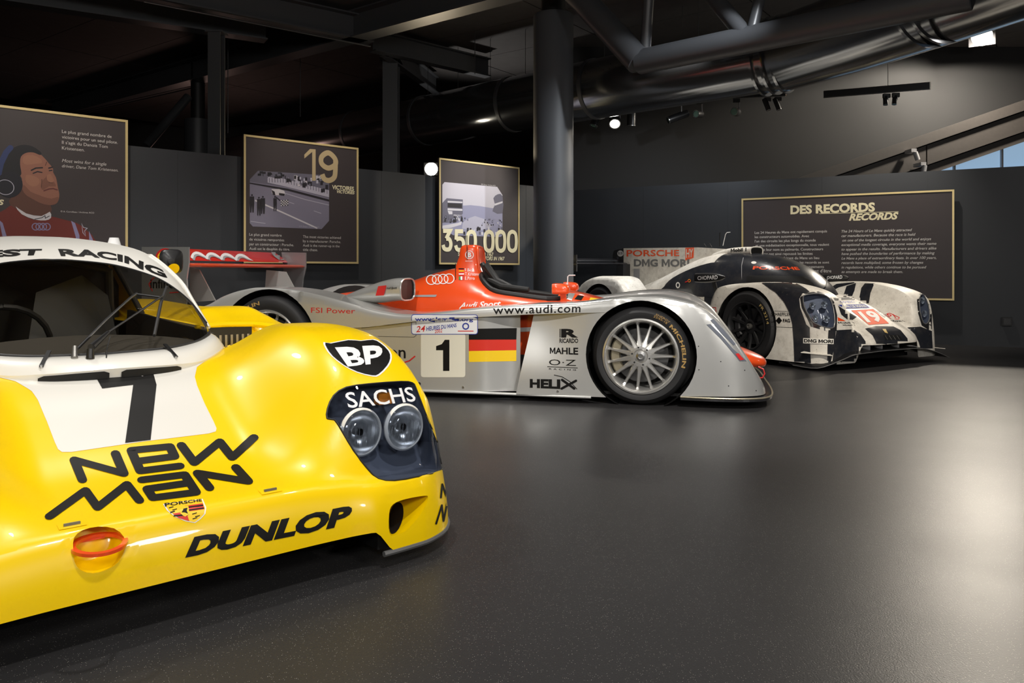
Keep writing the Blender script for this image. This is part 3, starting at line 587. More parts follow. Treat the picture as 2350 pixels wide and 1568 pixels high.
dk = empty('air_duct', (dA[2][0], dA[2][1], dz)); tag(dk, 'large polished round air duct running under the roof behind the column', 'duct')
off = Vector((dA[2][0], dA[2][1], 0)); f3 = lambda p: Vector((p[0], p[1], 0))-off
MB().tube([f3(p) for p in dA], .40, 48).build('duct_section', 'duct_metal', dk, True, 60); MB().tube([f3(p) for p in dB], .42, 48).build('duct_section', 'duct_metal', dk, True, 60)
da = (f3(dA[2])-f3(dA[1])).normalized()
for t in (-.1, -.22, .02): MB().lathe([(.40, -.02), (.445, -.015), (.445, .015), (.40, .02)], da*t, da, 48).build('collar', 'duct_metal', dk, True, 30)
for t in (-2.6, -4.1, -6.0, -7.8): MB().lathe([(.40, -.03), (.412, -.028), (.412, .028), (.40, .03)], da*t, da, 48).build('strap', 'steel', dk, True, 30)
db = (f3(dB[2])-f3(dB[1])).normalized()
for t in (1.95, 2.1): MB().lathe([(.42, -.02), (.45, -.015), (.45, .015), (.42, .02)], db*t, db, 48).build('collar', 'duct_metal', dk, True, 30)
for k in range(9): MB().tube([f3(dA[1])+da*(.9+k*.7)+Vector((0, 0, .4)), f3(dA[1])+da*(.9+k*.7)+Vector((0, 0, 1.1))], .004, 6).build('hanger_wire', 'wire', dk)
hole = MB().lathe([(.0, 0), (.007, 0)], (0, 0, 0), (0, 1, 0), 8)
nrm = Vector((-da.y, da.x, 0)); nrm = -nrm if nrm.y > 0 else nrm
for r in range(2):
    for k in range(26):
        an = math.radians(18+r*10); p = da*(-2.5+k*.095)+nrm*.402*math.cos(an)+Vector((0, 0, .402*math.sin(an))); MB().tube([p, p+nrm*.003], .008, 6).build('air_hole', 'black', dk)
tr = empty('roof_truss', zz(1465, 140, 3.2)); tag(tr, 'dark tubular steel truss in front of the polished duct', 'truss'); tl = tr.location
T0 = zz(1468, 142, 3.2); T1 = zz(2230, -14, 3.2)
for n, p, q, r in (('bottom_chord', T0, T1, .135), ('diagonal', T0+(T1-T0)*.0, W(1300, -40, 9.3), .15), ('vertical', T0+Vector((.06, .05, 0)), W(1490, -30, 8.5), .06), ('diagonal', zz(1715, 88, 3.2), W(1610, -40, 8.4), .085), ('vertical', zz(1722, 86, 3.2), W(1750, -30, 7.8), .055)): MB().tube([p-tl, q-tl], r, 24).build(n, 'steel', tr, True, 50)
# track rails with spots
def rail(p, q, label, wires):
    e = empty('track_rail', p); tag(e, label, 'light track', 'hanging light tracks'); d = q-p
    MB().bar((0, 0, 0), d, .05, .09).build('rail', 'satin_black', e); MB().bar(d, d+d.normalized()*.012, .052, .092).build('end_cap', 'cream_white', e)
    for t in wires: MB().tube([d*t, d*t+Vector((0, 0, 4.4-p.z-d.z*t))], .004, 6).build('hanging_wire', 'wire', e)
RA = (zz(1330, 232, 3.45), zz(1802, 213, 3.45)); RB = (zz(1890, 217, 3.30), zz(2133, 197, 3.30))
rail(*RA, 'light track carrying the row of spotlights beside the duct', (.2, .85)); rail(*RB, 'short light track hanging by itself near the flood light', (.62,))
def track_spot(px, py, rl, aim, r, ln, label, lit=None):
    p, q = rl; lo, hi = 0., 1.
    for _ in range(40):
        s = (lo+hi)/2; x = p+(q-p)*s; lo, hi = (s, hi) if CX+FPX*x.x/x.y < px else (lo, s)
    x = p+(q-p)*s; c = W(px, py, x.y); e = empty('track_spotlight', c); tag(e, label, 'spotlight', 'spotlights on the tracks'); a = Vector(aim).normalized(); t = x-Vector((0, 0, .112))-c
    MB().lathe([(0, -ln), (r*.9, -ln), (r, -ln*.9), (r, ln), (r*.86, ln), (r*.8, ln*.85)], (0, 0, 0), a, 24).build('head', 'satin_black', e, True, 40)
    MB().lathe([(0, ln*.9), (r*.84, ln*.9)], (0, 0, 0), a, 24).build('lens', lit or 'lens_tint', e)
    MB().lathe([(r*1.02, ln*.96), (r*1.02, ln*1.02), (r*.85, ln*1.02)], (0, 0, 0), a, 24).build('rim', 'metal', e, True, 30)
    MB().bar((r*.9, 0, 0), t+Vector((r*.9, 0, 0)), .012, .03, (0, 1, 0)).build('bracket', 'mid_grey', e); MB().box((t.x-.03, t.y-.02, t.z), (t.x+.06, t.y+.02, t.z+.054)).build('adapter', 'satin_black', e)
for px, py, rl, aim, r, ln, lb, lit in ((1367, 277, RA, (-.4, -.3, -1), .06, .10, 'dark track spotlight at the end of the row by the column', None), (1411, 276, RA, (-.1, -.8, -.7), .085, .11, 'lit track spotlight shining toward the cars', 'lamp_glow_small'), (1449, 270, RA, (0, .1, -1), .065, .12, 'upright dark spotlight hugging the duct', None), (1556, 268, RA, (-.9, -.1, -.35), .055, .16, 'long-snooted projector spotlight pointing sideways', None), (1603, 262, RA, (-.7, -.7, -.1), .055, .07, 'small spotlight with a glassy lens next to the long snoot', None), (1688, 257, RA, (-.5, -.8, -.1), .06, .08, 'single spotlight with a greenish lens', None), (1759, 240, RA, (.35, -.1, -1), .035, .09, 'slim tilted spotlight near the end of the long track', None), (1783, 239, RA, (.35, -.1, -1), .035, .09, 'slim tilted spotlight at the very end of the long track', None), (2032, 231, RB, (.0, -.1, -1), .03, .06, 'slim spotlight under the hanging wire of the short track', None), (2053, 230, RB, (-.15, -.1, -1), .03, .06, 'slim slanting spotlight on the short track', None)): track_spot(px, py, rl, aim, r, ln, lb, lit)
# dome camera on a drop pole
c = W(1578, 292, 12.5); e = empty('dome_camera', c); tag(e, 'small white dome camera below the spotlight row', 'camera'); MB().lathe([(0, .07), (.075, .07), (.078, .0), (.07, -.02)], (0, 0, 0), (0, 0, 1), 24).build('housing', 'pure_white', e, True, 40); MB().lathe([(.068, -.01), (.055, -.07), (.03, -.10), (0, -.11)], (0, 0, 0), (0, 0, 1), 24).build('dome', 'mid_grey', e, True); MB().lathe([(0, .005), (.024, .0)], (-.01, -.055, -.06), (0, -1, -.4), 16).build('lens', 'black', e); MB().tube([(0, 0, .07), (0, 0, 4.4-c.z)], .02, 8).build('pole', 'black', e)
# flood light and wall lamp
def lamp(pos, aim, wd, ht, name, label, pole):
    e = empty(name, pos); tag(e, label, 'lamp'); a = Vector(aim).normalized(); s = a.cross(Vector((0, 0, 1))).normalized(); u = s.cross(a)
    def B(x0, x1, y0, y1, z0, z1): return [s*x+a*y+u*z for x, y, z in ((x0,y0,z0),(x1,y0,z0),(x1,y1,z0),(x0,y1,z0),(x0,y0,z1),(x1,y0,z1),(x1,y1,z1),(x0,y1,z1))]
    BF = [(0,3,2,1),(4,5,6,7),(0,1,5,4),(1,2,6,5),(2,3,7,6),(3,0,4,7)]
    MB().add(B(-wd/2, wd/2, -.10, 0, -ht/2, ht/2), BF).build('housing', 'satin_black', e); MB().lathe([(0, .012), (ht*.47, .008), (ht*.5, 0)], (0, 0, 0), a, 32).build('light_face', 'lamp_glow', e, True)
    MB().tube([a*-.05, a*-.05+Vector((0, 0, pole))], .012, 8).build('bracket', 'satin_black', e); return e
lamp((6.89, 11.50, 4.34), (-.62, -1, -.50), .34, .27, 'flood_light', 'glaring flood light hanging above the right partition', .2); lamp((-1.22, 11.85, 2.44), (.05, -1, -.14), .22, .19, 'wall_lamp', 'glaring lamp peeping over the partition beside the 350 000 panel', -2.44)
# stair soffit, window, small fittings
e = empty('stair_soffit', (4.148, 11.95, 2.241)); tag(e, 'dark brown sloping underside of a staircase behind the right partition', 'staircase')
def slab(x0, z0, x1, z1, th, y0, y1, n, m='soffit'):
    P = [(x0, y0, z0), (x1, y0, z1), (x1, y1, z1), (x0, y1, z0)]; MB().add(P+[(a, b, c-th) for a, b, c in P], [(0, 1, 2, 3), (7, 6, 5, 4), (0, 4, 5, 1), (1, 5, 6, 2), (2, 6, 7, 3), (3, 7, 4, 0)]).build(n, m, e)
sl = (3.58-2.28)/(8.03-4.27)
slab(-2.0, -2.0*sl, 7, 7*sl, .16, 0, .44, 'stringer')
for k in range(5): slab(-1.2+k*1.7, (-1.2+k*1.7)*sl-.18, .48+k*1.7, (.48+k*1.7)*sl-.18, .30, .04, .44, 'soffit_panel')
slab(-1.0, -1.0*sl-.5, 7, 7*sl-.5, .14, .08, .4, 'lower_fascia')
for k, (px, py) in enumerate(((2100, 352), (2122, 383))):
    c = W(px, py, 11.75); q = empty('track_spotlight', c); tag(q, ['small pale spotlight on the staircase underside', 'lower pale spotlight on the staircase underside beside the window'][k], 'spotlight', 'spotlights under the staircase'); MB().tube([(0, 0, .02), (.04-.06*k, 0, -.1)], .035, 12).build('head', 'mid_grey', q, True, 40); MB().box((-.06, -.01, .02), (.02, .195+.02*k, .07)).build('bracket', 'mid_grey', q)
wn = struct(empty('window_1', (6.64, 12.37, 1.80))); top_ = lambda x: .66+.357*x
MB().add([(-1.7, 0, -.3), (5, 0, -.3), (5, 0, top_(5)), (-1.7, 0, top_(-1.7))]+[(-1.7, .02, -.3), (5, .02, -.3), (5, .02, top_(5)), (-1.7, .02, top_(-1.7))], [(0, 1, 2, 3), (7, 6, 5, 4), (0, 4, 5, 1), (1, 5, 6, 2), (2, 6, 7, 3), (3, 7, 4, 0)]).build('pane', 'blue_glow', wn)
MB().tube([(-.9, -.08, .38), (4.5, -.08, .95)], .11, 16).build('pale_pipe', 'pale_pipe', wn, True)
for k in range(7): x = -1.2+k*.75; MB().box((x, -.05, -.3), (x+.03, -.01, top_(x))).build('mullion', 'mid_grey', wn)
MB().box((.9, -.06, .52), (1.3, -.03, .55)).build('strip_light', 'lamp_glow_small', wn)
sk = RW.onv(2311, 738, -.02); e = empty('wall_socket', RW.m @ sk, RW.o.rotation_euler.z); tag(e, 'small black socket box low on the right partition', 'socket'); MB().box((-.05, -.03, -.05), (.05, .02, .05)).build('box', 'black', e); MB().box((-.035, -.035, -.035), (.035, -.03, .035)).build('cover', 'satin_black', e)
for k, (px, y0, y1, Y, lb) in enumerate(((523, 242, 305, 11.5, 'thin suspension wire left of the 19 panel'), (689, 205, 268, 12.5, 'thin suspension wire above the 19 panel'), (1090, 98, 170, 11.6, 'thin suspension wire in front of the lit ceiling'), (1567, 0, 60, 10.5, 'thin suspension wire behind the truss'))): thing_mesh(MB().tube([W(px, y1, Y), W(px, y0, Y), Vector(((px-CX)/FPX*Y, Y, 4.45))], .006, 6), 'suspension_wire', 'wire', lb, 'wire', 'wires hanging from the roof')
# ---------------------------------------------------------------- wheels
def wheel(parent, c, out, R, Wd, rim_r, rim_mat, spokes, style='thin', name='tyre', disc=True, steer=0):
    """c: centre of the outer face, out: outward unit axis (local). tyre mesh with rim, spokes, hub, disc, caliper as its sub-parts"""
    c = Vector(c); a = Vector(out).normalized(); W_ = Wd
    prof = [(rim_r*1.0, -.005), (rim_r*1.06, .004), (R*.90, .006), (R*.965, -.012), (R, -.04), (R, -W_+.04), (R*.965, -W_+.012), (R*.9, -W_), (rim_r, -W_)]
    t = MB().lathe(prof, c, a, 64).build(name, 'tyre', parent, True, 40)
    MB().lathe([(rim_r*1.02, .0), (rim_r*1.03, .010), (rim_r*.985, .013), (rim_r*.94, .004), (rim_r*.90, -.03), (rim_r*.86, -.12), (rim_r*.86, -W_*.8)], c, a, 64).build('rim', rim_mat, t, True, 35)
    x = a.cross(Vector((0, 0, 1))).normalized(); z = Vector((0, 0, 1))
    for k in range(spokes):
        th = 2*math.pi*(k+.5)/spokes; d = x*math.cos(th)+z*math.sin(th); s = a.cross(d)
        if style == 'thin':
            P = []
            for r, wv, y in ((rim_r*.26, .020, -.010), (rim_r*.55, .013, -.022), (rim_r*.85, .009, -.026), (rim_r*.93, .020, -.016)):
                P.append([c+d*r+s*wv+a*(y-.012), c+d*r+s*wv*.5+a*y, c+d*r-s*wv*.5+a*y, c+d*r-s*wv+a*(y-.012)])
        else:
            P = []
            for r, wv, y in ((rim_r*.2, .022, -.055), (rim_r*.5, .020, -.045), (rim_r*.8, .018, -.03), (rim_r*.95, .026, -.015)):
                P.append([c+d*r+s*wv+a*(y-.02), c+d*r+s*wv*.6+a*y, c+d*r-s*wv*.6+a*y, c+d*r-s*wv+a*(y-.02)])
        MB().grid(P).build('spoke', rim_mat, t, True, 30)
    h0 = -.012 if style == 'thin' else -.05
    MB().lathe([(rim_r*.30, h0-.02), (rim_r*.30, h0), (rim_r*.2, h0+.002), (rim_r*.17, h0-.008), (rim_r*.12, h0-.008)], c, a, 32).build('hub', rim_mat, t, True, 30)
    MB().lathe([(rim_r*.12, h0-.01), (rim_r*.12, h0+.016), (rim_r*.07, h0+.02), (rim_r*.06, h0+.006), (0, h0+.006)], c, a, 24).build('wheel_nut', 'metal' if style == 'thin' else 'dull_metal', t, True, 30)
    if style == 'thin':
        for k in range(6): d = x*math.cos(k*1.047+.26)+z*math.sin(k*1.047+.26); q = c+d*rim_r*.24+a*(h0+.001); MB().tube([q-a*.004, q+a*.002], .006, 8).build('drive_peg_hole', 'black', t)
    if disc:
        MB().lathe([(rim_r*.32, -.09), (rim_r*.74, -.09), (rim_r*.74, -.115), (rim_r*.32, -.115)], c, a, 48).build('brake_disc', 'disc', t, True, 30)
        P = []
        for k in range(9):
            th = math.radians(-38+k*9.5) if a.y < 0 else math.radians(180-38+k*9.5); d = (x*math.cos(th)+z*math.sin(th))
            P.append([c+d*rim_r*r+a*y for r, y in ((.56, -.06), (.60, -.045), (.80, -.045), (.84, -.06), (.84, -.12))])
        MB().grid(P).build('brake_caliper', 'caliper' if style == 'thin' else 'dark', t, True, 40)
    MB().lathe([(rim_r*.88, -W_*.75), (0, -W_*.75)], c, a, 32).build('inner_barrel', 'black', t)
    return t
def wheel_text(fr, t, s, c, out, r0, r1, a0, a1, m, bold=.02):
    """lettering round the sidewall between two clock angles (degrees, 0 = forward, 90 = up), reading clockwise"""
    V, F = text2d(s, bold); V, F = refine2d(V, F, 12, 2); (x0, y0), (x1, y1) = V.min(0), V.max(0); c = Vector(c); a = Vector(out); x = -a.cross(Vector((0, 0, 1))).normalized() if False else Vector((1, 0, 0)); P = []
    for p in V:
        th = math.radians(a0+(a1-a0)*(p[0]-x0)/(x1-x0)); r = r0+(r1-r0)*(p[1]-y0)/(y1-y0); P.append(c+x*r*math.cos(th)+Vector((0, 0, 1))*r*math.sin(th)+a*.009)
    return mesh_obj('lettering', P, F, m, t, False)

# ---------------------------------------------------------------- yellow coupe
Y = Frame('race_car', (-.819, 2.006, 0), math.atan2(-.755, .655)); yo = Y.o
tag(yo, 'low yellow closed race car with white bonnet panel and black number 7', 'race car')
def yT(u, v):
    a = -u; av = np.abs(v)
    hood = lerp(a, [0, .05, .15, .29, .41, .55, .70, .85, 1.2, 2.2, 2.7, 3.4, 4.3], [.257, .277, .298, .334, .396, .468, .545, .585, .60, .62, .72, .74, .6])
    fen = lerp(a, [0, .05, .1, .2, .3, .45, .6, .75, .95, 1.2, 1.32, 1.5, 1.75, 2.4, 3.2, 3.8, 4.3], [.238, .262, .335, .485, .575, .648, .685, .697, .687, .655, .66, .69, .725, .705, .72, .70, .6])
    T = hood+(fen-hood)*sstep(av, .26+.14*sstep(a, .55, 1.0), .62+.05*sstep(a, .55, 1.0))
    T = T-.055*np.clip((av-.72)/.23, 0, 1)**2*(1-sstep(a, .9, 1.3))
    dip = .115*sstep(a, .95, 1.20)*(1-sstep(a, 1.295, 1.325))*sstep(av, .40, .50)*(1-sstep(av, .69, .76))
    return T-dip
yuf = lambda v: lerp(np.abs(v), [0, .3, .45, .56, .7, .8, .86, .9, .93, .951, .96], [0, 0, .006, .02, .015, -.02, -.07, -.125, -.2, -.33, -.36])
yzb = lambda u, v: .12-.07*sstep(np.abs(v), .525, .60)
yR = lambda u, v: .05+.06*sstep(np.abs(v), .72, .92)
V, F = shell(-.95, .95, yuf, -4.3, yT, yzb, yR, 12, 150, 11, 110, 1.9, 1.5)
Y.set_bvh([(V, F)]); yshell = (V, F); ybvh = Y.bvh
HL = smooth_loop([(751, 961), (752, 938), (766, 908), (795, 889), (850, 881), (920, 876), (946, 879), (955, 892), (975, 945), (1004, 1015), (1021, 1062), (1016, 1078), (960, 1094), (905, 1103), (870, 1099), (845, 1078), (812, 1035), (785, 990), (768, 964)], 2)
BD = smooth_loop([(894, 1226), (893, 1180), (902, 1158), (930, 1146), (975, 1138), (982, 1143), (976, 1162), (958, 1190), (932, 1218), (910, 1228)], 3)
TR = smooth_loop([(168, 1262), (170, 1234), (190, 1217), (225, 1209), (262, 1213), (284, 1232), (288, 1256), (272, 1290), (245, 1308), (212, 1316), (185, 1309), (171, 1290)], 2)
front = lambda c: c.x > -.7
def rim3(loop):
    c = np.mean(loop, 0); out = []
    for p in loop:
        for k in range(30):
            h = Y.hit(*(c+(np.array(p)-c)*(1-k*.01)))[0]
            if h is not None: break
        if k: print('rim moved', p, k)
        out.append(h)
    return out
hl3, bd3, tr3 = rim3(HL), rim3(BD), rim3(TR)
covers = []
for side in (1, -1):
    if side < 0: V, F = mirror_v(V, F)
    (V, F), cov = cut_px(Y, V, F, HL, front); (V, F), _ = cut_px(Y, V, F, BD, front); covers.append(cov if side > 0 else mirror_v(*cov))
    if side < 0: V, F = mirror_v(V, F)
(V, F), _ = cut_px(Y, V, F, TR, front)
for a, r in ((.80, .335), (3.4, .36)):
    for sd in (1, -1): (V, F), _ = cut_axis(V, F, circle2((-a, .31), r, 36), 1, (lambda c, sd=sd: c.y*sd > .72))
foot = [(-.86, -.24), (-.86, .24), (-.95, .34), (-1.05, .415), (-1.2, .45), (-2.3, .47), (-2.5, .3), (-2.5, -.3), (-2.3, -.47), (-1.2, -.45), (-1.05, -.415), (-.95, -.34)]
(V, F), _ = cut_axis(V, F, foot, 2)
mesh_obj('body_shell', V, F, 'yellow', yo, True)
for sd, cov in zip((1, -1), covers):
    mf = (lambda p: Vector(p)) if sd > 0 else (lambda p: Vector((p[0], -p[1], p[2])))
    cv = mesh_obj('headlight_cover', cov[0], cov[1], 'lamp_glass', yo, True)
    bv, bf = rim_bowl(hl3, (-1, 0, -.15), .10, .94, 6); mesh_obj('headlight_bucket', [mf(p) for p in bv], bf, 'lamp_dark', yo, True, 50)
    MB().tube([mf(p) for p in hl3]+[mf(hl3[0])], .003, 6, False).build('cover_seal', 'black', cv, True)
    for px, py in ((827, 992), (926, 980)):
        q = Y.hit(px, py)[0]; d = (q-Y.c).normalized(); c = mf(q+d*.042); ax = Vector((1, .05*sd, .06)).normalized(); R = .073
        h = MB().lathe([(R, 0), (R*.97, -.012), (R*.8, -.04), (R*.4, -.062), (0, -.066)], c, ax, 40).build('headlight', 'lamp_reflector', yo, True)
        MB().lathe([(R*.98, .004), (R*.9, .012), (R*.55, .022), (0, .026)], c, ax, 40).build('lens', 'glass', h, True)
        MB().lathe([(R*1.0, -.006), (R*1.07, 0), (R*1.07, .006), (R*.98, .012), (R*.95, .006)], c, ax, 40).build('rim', 'cream_white', h, True, 50); MB().lathe([(.012, .0), (.014, -.03), (0, .002)], c, ax, 12).build('bulb', 'metal', h, True)
        for k in range(9): zz_ = (k-4)*R*.2; hw = math.sqrt(max(R*R*.8-zz_*zz_, 0)); s_ = ax.cross(Vector((0, 0, 1))).normalized(); MB().tube([c+s_*zz_+Vector((0, 0, -hw*.7))+ax*.012, c+s_*zz_+Vector((0, 0, hw*.35))+ax*.02], .0012, 5).build('lens_flute', 'lamp_reflector', h)
    q = Y.hit(880, 915)[0]; q = q+(q-Y.c).normalized()*.05; c = mf(q); MB().box((c.x-.02, c.y-.025, c.z-.018), (c.x+.012, c.y+.025, c.z+.018)).build('indicator', 'amber', yo, False)
    bv, bf = rim_bowl(bd3, (-1, -.06, .0), .20, .72, 5, True); n = len(bf); bd_ = mesh_obj('brake_duct', [mf(p) for p in bv], bf, ['yellow', 'black'], yo, True, 60, [0]*(n-1)+[1])
    if sd > 0:
        Y.set_bvh([(bv, bf)]); Y.poly(smooth_loop([(895, 1222), (895, 1182), (904, 1161), (916, 1154), (925, 1162), (926, 1186), (918, 1210), (906, 1225)], 3), 'black', 'duct_hole_shade', parent=bd_, off=.002); Y.bvh = ybvh  # black patch painted on the pocket wall for the duct's dark depth
bv, bf = rim_bowl(tr3, (-1, 0, -.05), .075, .72, 6); mesh_obj('tow_recess', bv, bf, 'yellow', yo, True)
c = (Y.hit(160, 1262)[0]+Y.hit(296, 1240)[0])/2; c = Y.hit(226, 1255)[0] if False else c
rg = MB().lathe([(.050, -.004), (.062, -.004), (.062, .004), (.050, .004)], (c.x-.006, c.y, c.z), (.12, 0, 1), 40, True).build('tow_ring', 'orange_paint', yo, True, 30); MB().bar((c.x-.06, c.y, c.z), (c.x-.12, c.y, c.z), .05, .008).build('tow_tongue', 'orange_paint', rg)
for px, py in ((165, 1206), (620, 1127)):
    h, n = Y.hit(px, py); t_ = Vector((0, 1, 0)); s_ = n.cross(t_).normalized()
    MB().add([h+t_*x+s_*y+n*.0015 for x, y in ((-.03, -.014), (.03, -.014), (.03, .014), (-.03, .014))], [(0, 1, 2, 3)]).build('latch_plate', 'yellow', yo); MB().bar(h-t_*.018+n*.004, h+t_*.018+n*.004, .006, .006).build('latch', 'dull_metal', yo)
# lower lip of the wings, undertray
for sd in (1, -1):
    vs_ = np.linspace(.56, .955, 24); P = [Vector((float(yuf(np.array([v]))[0])-.004, sd*v, .047)) for v in vs_]; MB().tube(P+[Vector((-.45, sd*.95, .047))], .009, 8).build('skid_strip', 'grey_strip', yo, True)
    MB().box((-.42, min(sd*.56, sd*.6), .05), (-.02, max(sd*.56, sd*.6), .2)).build('duct_wall', 'black', yo)
MB().box((-4.2, -.8, .06), (-.32, .8, .11)).build('undertray', 'black', yo)
for a, sd in ((.80, 1), (.80, -1), (3.4, 1), (3.4, -1)):
    wheel(yo, (-a, sd*.94, .31), (0, sd, 0), .31, .28 if a < 1 else .34, .205, 'wheel_silver', 5, 'wide'); MB().lathe([(.34, 0), (.34, -.36), (0, -.36)], (-a, sd*.90, .31), (0, sd, 0), 32).build('wheel_arch', 'black', yo, True)
# --- cabin
def half(pts, n): 
    P = np.array(smooth_loop(pts, 12, False)); s = np.linspace(0, len(P)-1, n); return [Vector([np.interp(t, np.arange(len(P)), P[:, k]) for k in range(3)]) for t in s]
def full(h): return [Vector((p.x, -p.y, p.z)) for p in h[:0:-1]]+h
n_ = 29
B = half([(-.845, 0, .618), (-.85, .1, .62), (-.865, .22, .624), (-.93, .33, .635), (-1.01, .40, .648), (-1.09, .437, .655)], n_)
G = half([(-1.67, 0, .947), (-1.665, .06, .946), (-1.58, .2, .928), (-1.46, .3, .891), (-1.36, .36, .849), (-1.26, .42, .776), (-1.15, .449, .69)], n_)
E_ = half([(-1.93, 0, 1.052), (-1.90, .13, 1.047), (-1.79, .3, 1.015), (-1.66, .385, .966), (-1.47, .445, .86), (-1.36, .463, .774), (-1.19, .47, .668)], n_)
K_ = half([(-.715, 0, .583), (-.72, .1, .582), (-.735, .2, .58), (-.78, .3, .58), (-.9, .41, .60), (-1.05, .475, .61), (-1.3, .49, .612)], n_)
def ruled(A, C, rows, bulge=0, d=(.4, 0, .9), fade=True):
    d = Vector(d); n = len(A); R = []
    for i in range(rows+1):
        t = i/rows; R.append([a.lerp(c, t)+d*bulge*math.sin(math.pi*t)*((1-abs(2*k/(n-1)-1)**2) if fade else 1) for k, (a, c) in enumerate(zip(A, C))])
    return R
fB, fG, fE, fK = full(B), full(G), full(E_), full(K_)
gl = MB().grid(ruled(fB, fG, 14, .035)); 
ws = gl.build('windscreen', 'screen_glass', yo, True)
MB().tube(fB, .007, 8).build('seal', 'rubber', ws, True); MB().tube(fG, .003, 6).build('seal', 'rubber', ws, True)
st = MB().grid(ruled(fG, fE, 6, .012, (.3, 0, .9))); st.build('sun_strip', 'white_paint', yo, True)
sk = MB().grid(ruled(fK, fB, 8, .018, (.5, 0, .8), False)); fKd = [p+Vector((-.01, 0, -.055)) for p in fK]; sk.grid(ruled(fKd, fK, 3)); sk.build('cowl', 'white_paint', yo, True, 45)
for v0, v1 in ((-.215, -.018), (.018, .215)):
    vs_ = np.linspace(v0, v1, 14); top = []; bot = []
    for v in vs_:
        k = min(range(len(fK)), key=lambda i: abs(fK[i].y-v)); x = np.interp(v, [p.y for p in fK], [p.x for p in fK]); z = np.interp(v, [p.y for p in fK], [p.z for p in fK]); e_ = .006*(abs(v-(v0+v1)/2) > .092)
        top.append(Vector((x+.003, v, z-.006-e_))); bot.append(Vector((x+.001, v, z-.036+e_)))
    MB().grid([top, bot]).build('cowl_vent', 'black', yo)
roofE = [p for p in E_ if p.z > .955]; m_ = len(roofE)
E2 = half([(-2.4, 0, 1.04), (-2.38, .15, 1.035), (-2.33, .28, 1.005), (-2.25, .37, .965)], m_); E3 = half([(-3.1, 0, .80), (-3.1, .2, .79), (-3.05, .38, .77), (-3.0, .47, .75)], m_)
R_ = ruled(full(roofE), full(E2), 8, .012, (0, 0, 1)); MB().grid(R_).build('roof', 'white_paint', yo, True)
MB().grid(ruled(full(E2), full(E3), 6, .02, (0, 0, 1))).build('engine_cover', 'yellow', yo, True)
pil = [p for p in E_ if p.z <= .975]
for sd in (1, -1):
    mf = lambda p: Vector((p.x, p.y*sd, p.z))
    rear = [Vector((-2.27, .375, .96)).lerp(Vector((-2.2, .50, .68)), k/(len(pil)-1)) for k in range(len(pil))]
    MB().grid([[mf(p) for p in r] for r in ruled(pil, rear, 6, .02, (0, 1, 0), False)]).build('side_window', 'screen_glass', yo, True)
    MB().tube([mf(p) for p in pil], .009, 8).build('pillar', 'white_paint', yo, True); MB().tube([mf(p) for p in rear], .014, 8).build('pillar', 'dark', yo, True); MB().tube([mf(pil[0]), mf((pil[0]+rear[0])/2+Vector((0, .012, .008))), mf(rear[0])], .010, 8).build('gutter', 'white_paint', yo, True)
    MB().grid([[mf(p) for p in r] for r in ([pil[-1], Vector((-1.7, .50, .67)), rear[-1]], [Vector((-1.18, .50, .60)), Vector((-1.7, .52, .60)), Vector((-2.25, .53, .60))])]).build('door_sill', 'white_paint', yo, True)
    rp = [Vector((-3.0, .47, .75)).lerp(Vector((-2.9, .55, .66)), k/(len(pil)-1)) for k in range(len(pil))]; MB().grid([[mf(p) for p in r] for r in ruled(rear, rp, 4)]).build('rear_quarter', 'yellow', yo, True)
MB().tube([Vector((-1.93, .30, 1.02)), Vector((-1.93, .30, 1.055))], [.03, .02], 16).build('roof_cap', 'pure_white', yo, True, 40)
# interior
it = MB(); it.box((-2.42, -.44, .12), (-2.40, .44, .95)); it.build('firewall', 'interior', yo); MB().box((-2.42, -.46, .11), (-.90, .46, .13)).build('cockpit_floor', 'interior', yo)
for sd in (1, -1): MB().add([(u, sd*v, z) for v in (.455, .47) for u, z in ((-2.42, .12), (-1.1, .12), (-1.13, .65), (-2.3, .70))], [(0, 1, 2, 3), (7, 6, 5, 4), (0, 4, 5, 1), (1, 5, 6, 2), (2, 6, 7, 3), (3, 7, 4, 0)]).build('cockpit_side', 'interior', yo)
MB().grid([[Vector((-.90, v, .60)) for v in np.linspace(-.25, .25, 9)], [Vector((-1.0, v, .635-.2*abs(v)**2)) for v in np.linspace(-.36, .36, 9)], [Vector((-1.28, v, .655-.2*v*v)) for v in np.linspace(-.44, .44, 9)], [Vector((-1.30, v, .50)) for v in np.linspace(-.44, .44, 9)], [Vector((-1.0, v, .40)) for v in np.linspace(-.4, .4, 9)]]).build('dashboard', 'dash', yo, True, 50)
MB().add([(-2.05, -.05, .40), (-2.05, .38, .40), (-2.12, .32, .78), (-2.18, .22, .88), (-2.14, .02, .80)], [(0, 1, 2, 3, 4)]).build('seat_panel', 'seat_grey', yo)
MB().tube([(-1.55+.17*math.cos(t)*.3, -.2+.17*math.sin(t), .60+.17*math.cos(t)*.95) for t in np.linspace(0, 6.283, 25)], .012, 8, False).build('steering_wheel', 'black', yo, True)
MB().tube([(-2.2, -.36, .3), (-2.15, -.33, .90), (-2.1, 0, .985), (-2.15, .33, .90), (-2.2, .36, .3)], .022, 10).build('roll_hoop', 'dark', yo, True)
